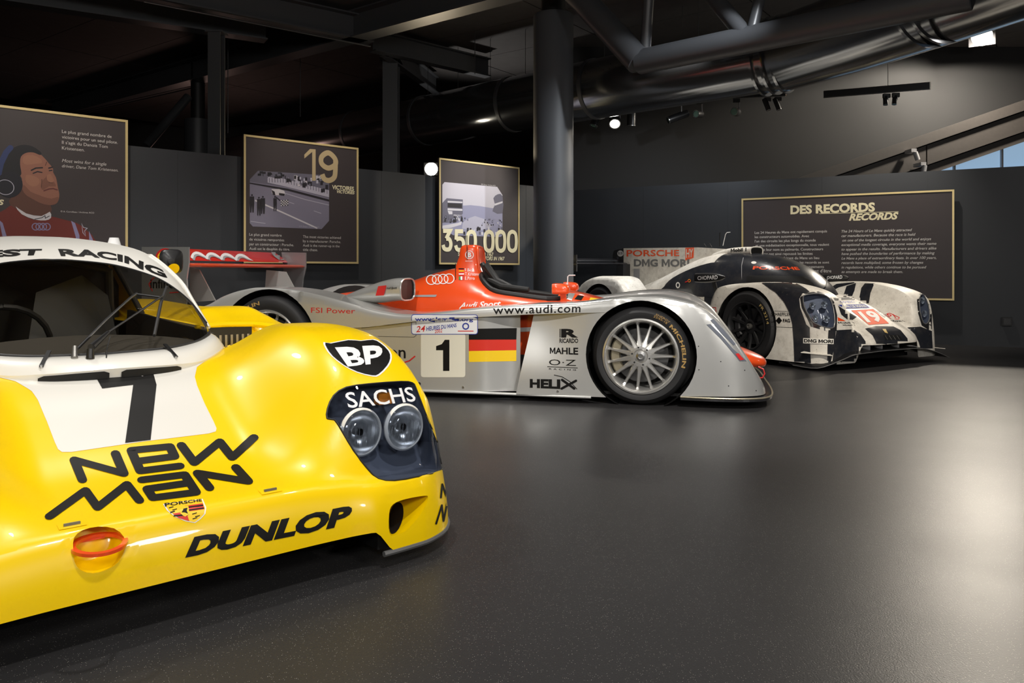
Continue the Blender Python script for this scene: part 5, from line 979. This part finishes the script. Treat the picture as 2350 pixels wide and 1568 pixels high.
A.text('HELI', [(1216, 870), (1286, 871), (1286, 893), (1216, 890)], 'black_vinyl', 'sponsor_lettering', .05); strokes(A, 'sponsor_letter', 'black_vinyl', [[(1289, 892), (1322, 866+8)], [(1290, 872), (1318, 892)]], 5.5, 1); strokes(A, 'sponsor_swoosh', 'black_vinyl', [[(1272, 861), (1290, 865), (1308, 876), (1324, 893)]], 1.6, 1)
A.text('FSI Power', [(714, 706), (815, 708), (815, 720), (714, 718)], 'red', 'engine_lettering', .0)
strokes(A, 'panel_seam', 'dark', [[(868, 772), (950, 774), (955, 770), (955, 718)], [(830, 753), (955, 738)], [(1264, 698), (1264, 719)]], .9, 1)
A.set_bvh([(mo_.V, mo_.F), (hoop.V, hoop.F)])
for k in range(4): V, F = ring2d((990+k*13.6, 643-k*.8), 9.6, 11.6, 28, 1.06); A.decal('ring_emblem', 'pure_white', V, F, lambda P: P, off=.003+.0004*k, nx=1, ny=1)
V, F = ring2d((1077.5, 585), 8.2, 10, 28); A.decal('round_emblem', 'pure_white', V, F, lambda P: P, off=.003, nx=1, ny=1); A.text('B', [(1073.5, 579), (1082, 579), (1082, 591), (1073.5, 591)], 'pure_white', 'emblem_letter', .05, off=.003); A.text('BOGNER', [(1068.5, 598), (1085, 598), (1085, 601), (1068.5, 601)], 'pure_white', 'sponsor_lettering', .0, off=.003)
for k, (nm, cols) in enumerate((('F.Biela', ('black_vinyl', 'red', 'flag_yellow')), ('T.Kristensen', ('red', 'pure_white', 'red')), ('E.Pirro', ('green', 'pure_white', 'red')))):
    y = 616+k*9.6
    for j, c_ in enumerate(cols):
        if k < 2: A.poly([(1053, y+j*2.7), (1065, y+j*2.7), (1065, y+j*2.7+2.7), (1053, y+j*2.7+2.7)], c_, 'driver_flag', off=.003, nx=2, ny=1)
        else: A.poly([(1053+j*4, y), (1057+j*4, y), (1057+j*4, y+8), (1053+j*4, y+8)], c_, 'driver_flag', off=.003, nx=1, ny=1)
    A.text(nm, [(1067, y+.5), (1067+(22, 41, 22)[k], y+.5), (1067+(22, 41, 22)[k], y+8), (1067, y+8)], 'pure_white', 'driver_name', .0, off=.003, nx=4)
A.text('Audi Sport', [(1057, 695), (1150, 690), (1148, 709), (1052, 713)], 'pure_white', 'sponsor_lettering', .02, .2, off=.003); A.poly([(929, 678), (1003, 677), (1000, 682), (929, 682)], 'mid_grey', 'side_vent', off=.003)
A.set_bvh([([Vector((u, .24, z)) for u, z in ((-2.4, .5), (-1.7, .5), (-1.7, 1), (-2.4, 1))], [(0, 1, 2, 3)])])
A.poly([(868, 657), (887, 655), (881, 678), (862, 679)], 'red', 'scoop_badge', off=.002); A.text('Audi Sport', [(888, 659), (911, 658), (910, 665), (887, 665)], 'black_vinyl', 'scoop_lettering', .02, .2, off=.002)

MB().tube([A.onv(px, py, .80) for px, py in ((1740, 842), (1752, 848), (1755, 858), (1750, 867), (1738, 868))], .005, 8).build('tow_strap', 'red', ao, True)
# ---------------------------------------------------------------- white and black closed prototype
P = Frame('race_car', (2.296, 7.73, 0), math.radians(-60)); po = P.o; PC = .92
tag(po, 'dirty white and black closed prototype with a tall tail fin before the records panel', 'race car')
PU = [-2.95, -2.75, -2.6, -2.3, -2.14, -1.95, -1.75, -1.2, -.8, -.56, -.49, -.42, -.17, .06, .28, .45, .6, .7, .8, .86, .905]
PZ = [.70, .80, .835, .835, .81, .66, .52, .46, .45, .46, .66, .75, .777, .788, .783, .762, .73, .695, .62, .50, .3]
def pT(u, v):
    w_ = np.abs(v-PC); f = lerp(u, PU, PZ)-.03*np.clip((w_-.7)/.18, 0, 1)**2
    c = lerp(u, [-2.95, -1.5, -.3, -.1, .22, .5, .7, .85, .95, 1.0], [.45, .5, .6, .68, .66, .58, .485, .40, .33, .28])-.07*sstep(w_, .20, .42)
    return c+(f-c)*sstep(w_, .41, .53)
puf = lambda v: lerp(np.abs(v-PC), [0, .3, .4, .48, .55, .68, .77, .83, .87, .90, .93], [1.0, .985, .94, .91, .91, .91, .89, .85, .77, .6, .35])
pzb = lambda u, v: np.where(u > .5, .22-.16*sstep(np.abs(v-PC), .40, .48), .06)
V, F = shell(0, 1.85, puf, -2.95, pT, pzb, lambda u, v: .055+0*u, 12, 150, 10, 110, 2.3, 1.2)
V = [Vector((p.x, p.y if p.y < PC else PC+(p.y-PC)*(1-.17*float(sstep(-p.x, .8, 2.0))), p.z)) for p in V]
psh = (V, F); P.set_bvh([psh])
H1 = smooth_loop([(1843, 683), (1850, 677), (1878, 674), (1898, 680), (1909, 695), (1915, 724), (1914, 751), (1896, 752), (1868, 741), (1857, 726), (1846, 704)], 2)
H2 = smooth_loop([(2110, 684), (2115, 676), (2122, 679), (2131, 703), (2133, 730), (2128, 742), (2119, 741), (2111, 714)], 2)
def safe(fr, loop):
    c = np.mean(loop, 0); out = []
    for p in loop:
        for k in range(60):
            h = fr.hit(*(c+(np.array(p)-c)*(1-k*.01)))[0]
            if h is not None: break
        if h is None: raise ValueError('no surface at %s' % (p,))
        out.append(h)
    return out
h1, h2 = safe(P, H1), safe(P, H2); fr_ = lambda c: c.x > .3
(V, F), k1 = cut_px(P, V, F, H1, fr_); (V, F), k2 = cut_px(P, V, F, H2, fr_)
(V, F), _ = cut_axis(V, F, circle2((0, .352), .388, 44), 1, lambda q: q.y < .45); (V, F), _ = cut_axis(V, F, circle2((0, .352), .388, 44), 1, lambda q: q.y > 1.45)
(V, F), _ = cut_axis(V, F, circle2((-2.45, .352), .388, 44), 1, lambda q: q.y < .3)
mesh_obj('body_shell', V, F, 'dirty_white', po, True, 50)
for cov, rim, n, lam in ((k1, h1, 'headlight_cover', ((1866, 702), (1893, 700), (1872, 731), (1898, 733))), (k2, h2, 'headlight_cover', ((2118, 690), (2123, 720)))):
    cv = mesh_obj(n, cov[0], cov[1], 'lamp_glass', po, True); MB().tube(rim+[rim[0]], .006, 6, False).build('cover_seal', 'grey_strip', cv, True)
    bv, bf = rim_bowl(rim, (-1, 0, -.1), .07, .92, 5); mesh_obj('headlight_bucket', bv, bf, 'lamp_dark', po, True, 50)
    for px, py in lam:
        q = P.hit(px, py)[0]
        if q is None: continue
        c = q+(q-P.c).normalized()*.03; hh_ = MB().lathe([(.034, 0), (.03, -.02), (.015, -.032), (0, -.034)], c, (1, 0, 0), 24).build('headlight', 'lamp_reflector', po, True); MB().lathe([(.034, .0), (.022, .012), (0, .017)], c, (1, 0, 0), 24).build('lens', 'glass', hh_, True)
MB().box((-2.85, .15, .04), (.62, 1.66, .07)).build('undertray', 'black', po); MB().box((.1, .50, .07), (.80, 1.34, .23)).build('nose_mouth', 'black', po)
# canopy and engine cover
cs_ = dense([(.27, PC, .52, .16, .16, 2.3), (.20, PC, .52, .25, .24, 2.3), (.06, PC, .5, .33, .37, 2.3), (-.1, PC, .5, .38, .46, 2.3), (-.35, PC, .5, .43, .545, 2.3), (-.7, PC, .5, .46, .60, 2.3), (-1.0, PC, .5, .46, .61, 2.3), (-1.25, PC, .5, .44, .595, 2.3)]); cn = loft(cs_, 64); cn.build('canopy', 'dirty_black', po, True, 60)
ce = loft(dense([(-1.05, PC, .5, .462, .612, 2.3), (-1.25, PC, .5, .445, .60, 2.3), (-1.6, PC, .5, .38, .53, 2.1), (-2.0, PC, .5, .28, .40, 2), (-2.4, PC, .5, .19, .27, 2), (-2.9, PC, .5, .10, .13, 2)]), 64); ce.build('engine_cover', 'dirty_white', po, True, 60)
so = loft(dense([(-1.35, PC, 1.06, .05, .05, 2.4), (-1.1, PC, 1.11, .09, .05, 2.8), (-.85, PC, 1.125, .10, .048, 3), (-.70, PC, 1.122, .098, .046, 3)]), 36, False); sco = so.build('roof_scoop', 'dirty_white', po, True); loft([(-.702, PC, 1.122, .092, .040, 3), (-.9, PC, 1.12, .07, .03, 2.5)], 24).build('scoop_throat', 'black', sco, True); MB().tube([Vector((-.70, PC+.098*math.copysign(abs(math.cos(t))**.66, math.cos(t)), 1.122+.046*math.copysign(abs(math.sin(t))**.66, math.sin(t)))) for t in np.linspace(0, 2*math.pi, 33)], .008, 8, False).build('scoop_lip', 'dirty_white', sco, True)
def pplate(pts, v, th, name, m, parent=po):
    Q = [P.onv(a, b, v) for a, b in pts]; n = len(Q); return MB().add([(p.x, v, p.z) for p in Q]+[(p.x, v+th, p.z) for p in Q], [tuple(range(n)), tuple(range(n, 2*n))[::-1]]+[(i, n+i, n+(i+1) % n, (i+1) % n) for i in range(n)]).build(name, m, parent)
pplate([(1431, 570), (1600, 568), (1690, 573), (1680, 600), (1600, 660), (1520, 700), (1431, 700)], PC, .02, 'tail_fin', 'dirty_white'); pplate([(1419, 573), (1431, 570), (1431, 700), (1421, 700)], PC, .02, 'fin_edge', 'carbon')
pplate([(1407, 607), (1406, 585), (1409, 575), (1420, 572), (1421, 592), (1414, 588), (1411, 606)], PC, .02, 'swan_neck', 'carbon')
def pfoil(u0, z0, u1, z1, th, v0, v1, name, m):
    n = 10; d = Vector((u1-u0, 0, z1-z0)); nn = Vector((-d.z, 0, d.x)).normalized(); nn = nn if nn.z > 0 else -nn; pr = [(t, th*math.sin(math.pi*t**.6)) for t in np.linspace(0, 1, n+1)]
    Q = [Vector((u0, 0, z0))+d*t+nn*y*.5 for t, y in pr]+[Vector((u0, 0, z0))+d*t-nn*y*.5 for t, y in pr[-2:0:-1]]; k = len(Q)
    return MB().add([(p.x, v0, p.z) for p in Q]+[(p.x, v1, p.z) for p in Q], [(i, k+i, k+(i+1) % k, (i+1) % k) for i in range(k)]+[tuple(range(k))[::-1], tuple(range(k, 2*k))]).build(name, m, po, True, 40)
zw = P.onu(1380, 603, -3.12).z
pfoil(-3.0, zw-.02, -3.2, zw, .03, .05, 1.5, 'wing_plane', 'carbon'); pfoil(-3.16, zw+.02, -3.26, zw+.06, .02, .05, 1.5, 'wing_flap', 'carbon'); MB().box((-3.28, .035, zw-.12), (-2.96, .05, zw+.1)).build('wing_endplate', 'carbon', po); MB().box((-3.28, 1.5, zw-.12), (-2.96, 1.515, zw+.1)).build('wing_endplate', 'carbon', po); MB().box((-3.1, .8, .5), (-2.95, .96, zw-.02)).build('wing_pylon', 'carbon', po)
# splitter
fe = smooth_loop([(.60, -.02, .035), (.84, .02, .03), (.95, .19, .10), (.99, .32, .145), (1.0, .55, .158), (1.0, .74, .163), (1.0, 1.0, .163), (1.0, 1.2, .162), (.99, 1.42, .142), (.98, 1.64, .09), (.97, 1.80, .04)], 4, False); re_ = [np.array([min(p[0]-.18, .72), p[1] if p[1] > 0 else 0, p[2]+.015]) for p in fe]
top = MB().grid([[Vector(p) for p in fe], [Vector((np.array(p)+q)/2)+Vector((0, 0, .012)) for p, q in zip(fe, re_)], [Vector(q) for q in re_]]); b_ = len(top.V); n_f = len(fe)
top.add([v for v in top.V[:]], []) ; 
MB().grid([[Vector(p) for p in fe], [Vector((np.array(p)+q)/2)+Vector((0, 0, .014)) for p, q in zip(fe, re_)], [Vector(q) for q in re_], [Vector(q)-Vector((0, 0, .016)) for q in re_], [Vector((np.array(p)+q)/2)-Vector((0, 0, .004)) for p, q in zip(fe, re_)], [Vector(p) for p in fe]]).build('splitter', 'satin_black', po, True, 40)
MB().tube([Vector(p) for p in fe], .004, 6).build('splitter_edge', 'grey_strip', po, True)
for v in (.62, .80, 1.05): MB().box((.86, v-.012, .16), (.93, v+.012, .27)).build('splitter_strut', 'mid_grey', po)
for q0, q1 in (((1843, 806), (1909, 815)),): 
    a_, c_ = P.hit(1846, 806), P.hit(1905, 813)
    if a_[0] and c_[0]: u_, w_ = a_[0], c_[0]; MB().add([u_, w_, w_+Vector((.05, -.03, -.006)), u_+Vector((.01, -.06, -.006))]+[x-Vector((0, 0, .006)) for x in (u_, w_, w_+Vector((.05, -.03, -.006)), u_+Vector((.01, -.06, -.006)))], [(0, 1, 2, 3), (7, 6, 5, 4), (0, 4, 5, 1), (1, 5, 6, 2), (2, 6, 7, 3), (3, 7, 4, 0)]).build('dive_plane', 'dirty_white', po)
d_ = P.onv(2150, 797, 1.74); MB().add([d_+Vector(x) for x in ((-.12, -.04, .0), (.03, -.04, 0), (.05, .06, -.01), (-.12, .08, -.01))]+[d_+Vector(x)-Vector((0, 0, .006)) for x in ((-.12, -.04, .0), (.03, -.04, 0), (.05, .06, -.01), (-.12, .08, -.01))], [(0, 1, 2, 3), (7, 6, 5, 4), (0, 4, 5, 1), (1, 5, 6, 2), (2, 6, 7, 3), (3, 7, 4, 0)]).build('dive_plane', 'dirty_white', po)
# mirrors and aerials
for v, px, py, lab in ((.04, 1632, 638, 1), (1.78, 1921, 640, -1)):
    c = P.onv(px, py, v); L_ = .20 if lab > 0 else .15; mr = loft(dense([(c.x-L_, v, c.z, .05, .048, 4), (c.x-L_*.5, v, c.z, .054, .052, 3.2), (c.x, v, c.z+.002, .054, .05, 2.6), (c.x+L_*.6, v, c.z+.006, .04, .036, 2.2), (c.x+L_, v, c.z+.01, .008, .008, 2)]), 32); mm = mr.build('mirror', 'satin_black', po, True, 50)
    MB().bar((c.x+.02, v+.02*lab, c.z-.04), (c.x-.02, v+.10*lab, .66), .012, .05, (1, 0, 0)).build('mirror_stalk', 'satin_black', mm)
    P.set_bvh([(mr.V, mr.F)])
    P.text('CHOPARD', [(1601, 634), (1647, 632), (1647, 641), (1601, 643)] if lab > 0 else [(1898, 634), (1933, 632), (1933, 640), (1898, 641)], 'pure_white', 'mirror_lettering', .02, parent=mm, nx=6)
for pts, r, m in (([(1652, 566), (1652, 534)], .006, 'black'), ([(1633, 567), (1628, 559)], .006, 'black'), ([(1620, 566), (1616, 560)], .005, 'black'), ([(1659, 564), (1665, 538), (1668, 534), (1676, 533)], .004, 'pure_white'), ([(1890, 668), (1890, 653)], .006, 'mid_grey'), ([(1894, 668), (1899, 636)], .005, 'mid_grey')):
    MB().tube([P.onv(a, b, PC) for a, b in pts], r, 8).build('aerial', m, po, True)
# wheels
t1 = wheel(po, (0, .015, .352), (0, -1, 0), .352, .32, .24, 'satin_black', 10, 'wide'); wheel(po, (0, 1.82, .352), (0, 1, 0), .352, .32, .24, 'satin_black', 10, 'wide'); wheel(po, (-2.45, .02, .352), (0, -1, 0), .352, .34, .24, 'satin_black', 10, 'wide')
wheel_text(P, t1, 'FR 3214', (0, .015, .352), (0, -1, 0), .270, .300, 50, 8, 'gold', .0)
for u, v in ((0, .03), (-2.45, .03)): MB().lathe([(.389, 0), (.389, -.40), (0, -.40)], (u, v, .352), (0, -1, 0), 44).build('wheel_arch', 'black', po, True)
MB().lathe([(.389, 0), (.389, -.40), (0, -.40)], (0, 1.81, .352), (0, 1, 0), 44).build('wheel_arch', 'black', po, True)
# markings
P.set_bvh([psh]); K = 'dirty_black'
P.poly([(1733, 640), (1758, 657), (1780, 671), (1799, 692), (1812, 717), (1819, 745), (1822, 785), (1824, 838), (1862, 840), (1860, 800), (1859, 752), (1851, 745), (1845, 728), (1837, 706), (1835, 686), (1842, 674), (1858, 671), (1850, 664), (1835, 655), (1800, 640), (1760, 640)], K, 'black_band', nx=44, ny=60, off=.005)
P.poly([(1901, 758), (1918, 757), (1914, 800), (1906, 832), (1898, 838), (1899, 790)], K, 'black_band', off=.003); P.poly([(1836, 684), (1845, 673), (1878, 669), (1902, 676), (1914, 693), (1921, 724), (1920, 760), (1895, 760), (1861, 750), (1851, 728), (1840, 707)], 'carbon', 'headlight_frame', holes=[[tuple(p) for p in H1]], nx=6, ny=8)
P.poly([(1919, 758), (1958, 756), (1974, 767), (1986, 784), (1988, 812), (1975, 835), (1940, 850), (1908, 850), (1913, 800)], K, 'black_band', off=.003, nx=14, ny=14); P.poly([(1985, 755), (2010, 749), (2050, 750), (2066, 758), (2082, 777), (2084, 800), (2012, 806), (2010, 786), (2002, 770)], K, 'black_band', off=.003, nx=12, ny=10); P.poly([(2082, 752), (2112, 750), (2138, 760), (2140, 800), (2112, 800), (2108, 786), (2100, 768)], K, 'black_band', off=.003, nx=10, ny=10)
P.poly([(1935, 681), (1943, 657), (1965, 650), (1961, 668), (1954, 684)], K, 'fender_stripe', off=.003); P.poly([(1970, 696), (1977, 661), (1985, 651), (2007, 651), (1998, 673), (1993, 703)], K, 'fender_stripe', off=.003); P.poly([(2104, 690), (2109, 668), (2122, 663), (2139, 680), (2147, 720), (2146, 754), (2130, 757), (2115, 747), (2107, 720)], 'carbon', 'headlight_frame', holes=[[tuple(p) for p in H2]], nx=5, ny=8)
P.poly([(1905, 661), (1920, 652), (1960, 648), (1962, 650), (1925, 660), (1910, 668)], K, 'fender_stripe', off=.003)
P.poly([(1923, 702), (1938, 712), (1966, 728), (1951, 739), (1930, 722)], K, 'bonnet_patch', off=.003); P.poly([(2003, 709), (2037, 722), (2030, 729)], K, 'bonnet_patch', off=.003)
P.poly([(1923, 700), (1984, 699), (1996, 707), (1940, 709)], 'matte_blue', 'event_banner', off=.003); P.text('24h LE MANS', [(1932, 701.5), (1984, 701), (1989, 706), (1940, 707)], 'matte_white', 'event_lettering', .02, off=.005); P.text('WEC', [(1926, 692), (1960, 690), (1963, 695), (1930, 697)], 'blue', 'series_lettering', .02)
P.poly([(1953, 713), (2003, 710), (2040, 743), (1994, 746)], 'matte_orange', 'number_plate', off=.003); P.text('19', [(1966, 716), (2004, 714), (2030, 739), (1991, 742)], 'matte_white', 'race_number', .04, off=.005)
P.poly([(1912, 684), (1960, 682), (1962, 688), (1916, 690)], 'black_vinyl', 'bonnet_strip'); P.poly([(1922, 728), (1941, 737), (1923, 737)], 'orange_paint', 'bonnet_arrow')
strokes(P, 'class_badge', 'red', [[(2030, 722), (2042, 719), (2064, 729), (2062, 733), (2044, 732), (2030, 722)]], 1.4, 1); P.text('P1', [(2034, 721), (2050, 721), (2057, 730), (2042, 730)], 'red', 'class_lettering', .01)
for q_ in ([(1922, 739), (1956, 739), (1962, 743), (1924, 743)], [(1933, 745), (1960, 745), (1963, 748), (1936, 748)], [(2043, 735), (2070, 735), (2078, 739), (2050, 739)]): P.text('Mobil 1', q_, 'black_vinyl', 'sponsor_lettering', .01)
P.text('SCHAEFFLER', [(1770, 717.5), (1814, 717.5), (1815, 725.5), (1770, 725.5)], 'black_vinyl', 'sponsor_lettering', .01); P.poly([(1780, 736), (1788, 727.5), (1795, 736), (1788, 744.5)], 'black_vinyl', 'sponsor_diamond'); P.text('FAG', [(1797, 732), (1813, 732), (1814, 740.5), (1797, 740.5)], 'black_vinyl', 'sponsor_lettering', .04); P.text('LuK', [(1770, 732), (1779, 732), (1779, 740.5), (1770, 740.5)], 'black_vinyl', 'sponsor_lettering', .01)
P.poly([(1844, 776), (1912, 778), (1912, 790), (1844, 788)], 'cream_white', 'sponsor_plate', off=.0065); P.text('DMG MORI', [(1846, 778), (1910, 780), (1910, 788), (1846, 786)], 'black_vinyl', 'sponsor_lettering', .035, off=.008)
strokes(P, 'class_badge', 'red', [[(1618, 706), (1643, 706), (1644, 730), (1640, 735)]], 1.4, 1); P.poly([(1622, 716), (1638, 713), (1640, 728), (1630, 722)], 'red', 'class_emblem')
strokes(P, 'panel_seam', 'dark', [[(1769, 750), (1822, 752)], [(1822, 752), (1858, 753)], [(1771, 714), (1812, 715)]], .8, 1)
P.poly([(2026, 770), (2062, 769), (2070, 779), (2032, 781)], 'black', 'nose_mesh', off=.005); P.poly([(2024, 756), (2032, 756), (2037, 766), (2030, 764)], 'gold', 'nose_crest', off=.005)
for z_ in range(4): h, n = P.hit(2030+z_*9, 771); h2_, n2_ = P.hit(2036+z_*9, 780); MB().tube([h+n*.007, h2_+n2_*.007], .002, 5).build('mesh_bar', 'dull_metal', po)
P.set_bvh([(cn.V, cn.F), (ce.V, ce.F), (so.V, so.F)])
P.text('PORSCHE', [(1729, 611), (1830, 613), (1836, 620), (1727, 619)], 'orange_paint', 'maker_lettering', .03, nx=12); P.text('Mobil 1', [(1677, 571), (1713, 569), (1713, 577), (1677, 579)], 'black_vinyl', 'scoop_lettering', .04)
P.poly([(1712, 652), (1714, 634), (1720, 632), (1846, 634), (1866, 650), (1870, 656)], 'black', 'windscreen_lower', nx=14, ny=6)
P.poly(smooth_loop([(1690, 676), (1524, 676), (1525, 658), (1545, 638), (1590, 616), (1640, 602), (1690, 596)], 3), K, 'door_glass', nx=24, ny=14, off=.005); strokes(P, 'door_seam', 'mid_grey', [[(1706, 592), (1702, 610), (1702, 650)], [(1578, 668), (1585, 640), (1592, 625)]], 1.2, 1)
V, F = ring2d((1557, 655), 4, 7, 20, .7); P.decal('door_ring', 'cream_white', V, F, lambda q: q, nx=1, ny=1, off=.008); V, F = ring2d((1583, 645), 2.2, 3.6, 16); P.decal('door_ring', 'amber', V, F, lambda q: q, nx=1, ny=1, off=.008); strokes(P, 'door_arrow', 'red', [[(1574, 648), (1580, 646)]], 2, 1, off=.008)
V, F = ring2d((1730, 603), .1, 6, 20, 1); P.decal('roof_disc', 'cream_white', V, F, lambda q: np.c_[q[:, 0], 603+(q[:, 1]-603)*.5], nx=1, ny=1); P.poly([(1750, 604), (1762, 601), (1760, 605), (1766, 607)], 'black', 'roof_mark')
P.set_bvh([([Vector((u, PC, z)) for u, z in ((-3.5, .4), (-.5, .4), (-.5, 1.4), (-3.5, 1.4))], [(0, 1, 2, 3)])])
P.text('PORSCHE', [(1438, 574), (1559, 573.5), (1559, 588), (1438, 589)], 'orange_paint', 'maker_lettering', .02); P.text('DMG MORI', [(1455, 595), (1582, 595), (1582, 613), (1455, 612)], 'grey_decal', 'sponsor_lettering', .04); P.poly([(1454, 617), (1468, 617), (1468, 673), (1454, 673)], 'mid_grey', 'fin_stripe'); P.poly([(1573, 569), (1593, 568), (1592, 592), (1573, 598)], 'orange_paint', 'hybrid_badge'); P.text('HY', [(1575, 572), (1591, 571), (1590, 590), (1575, 592)], 'dirty_white', 'hybrid_lettering', .02, off=.003)
V, F = ring2d((1424, 582), .1, 7, 20); P.decal('round_badge', 'pure_white', V, F, lambda q: q, nx=1, ny=1, off=.003); P.text('919', [(1419, 578), (1429, 578), (1429, 586), (1419, 586)], 'black_vinyl', 'badge_lettering', .01, off=.005)
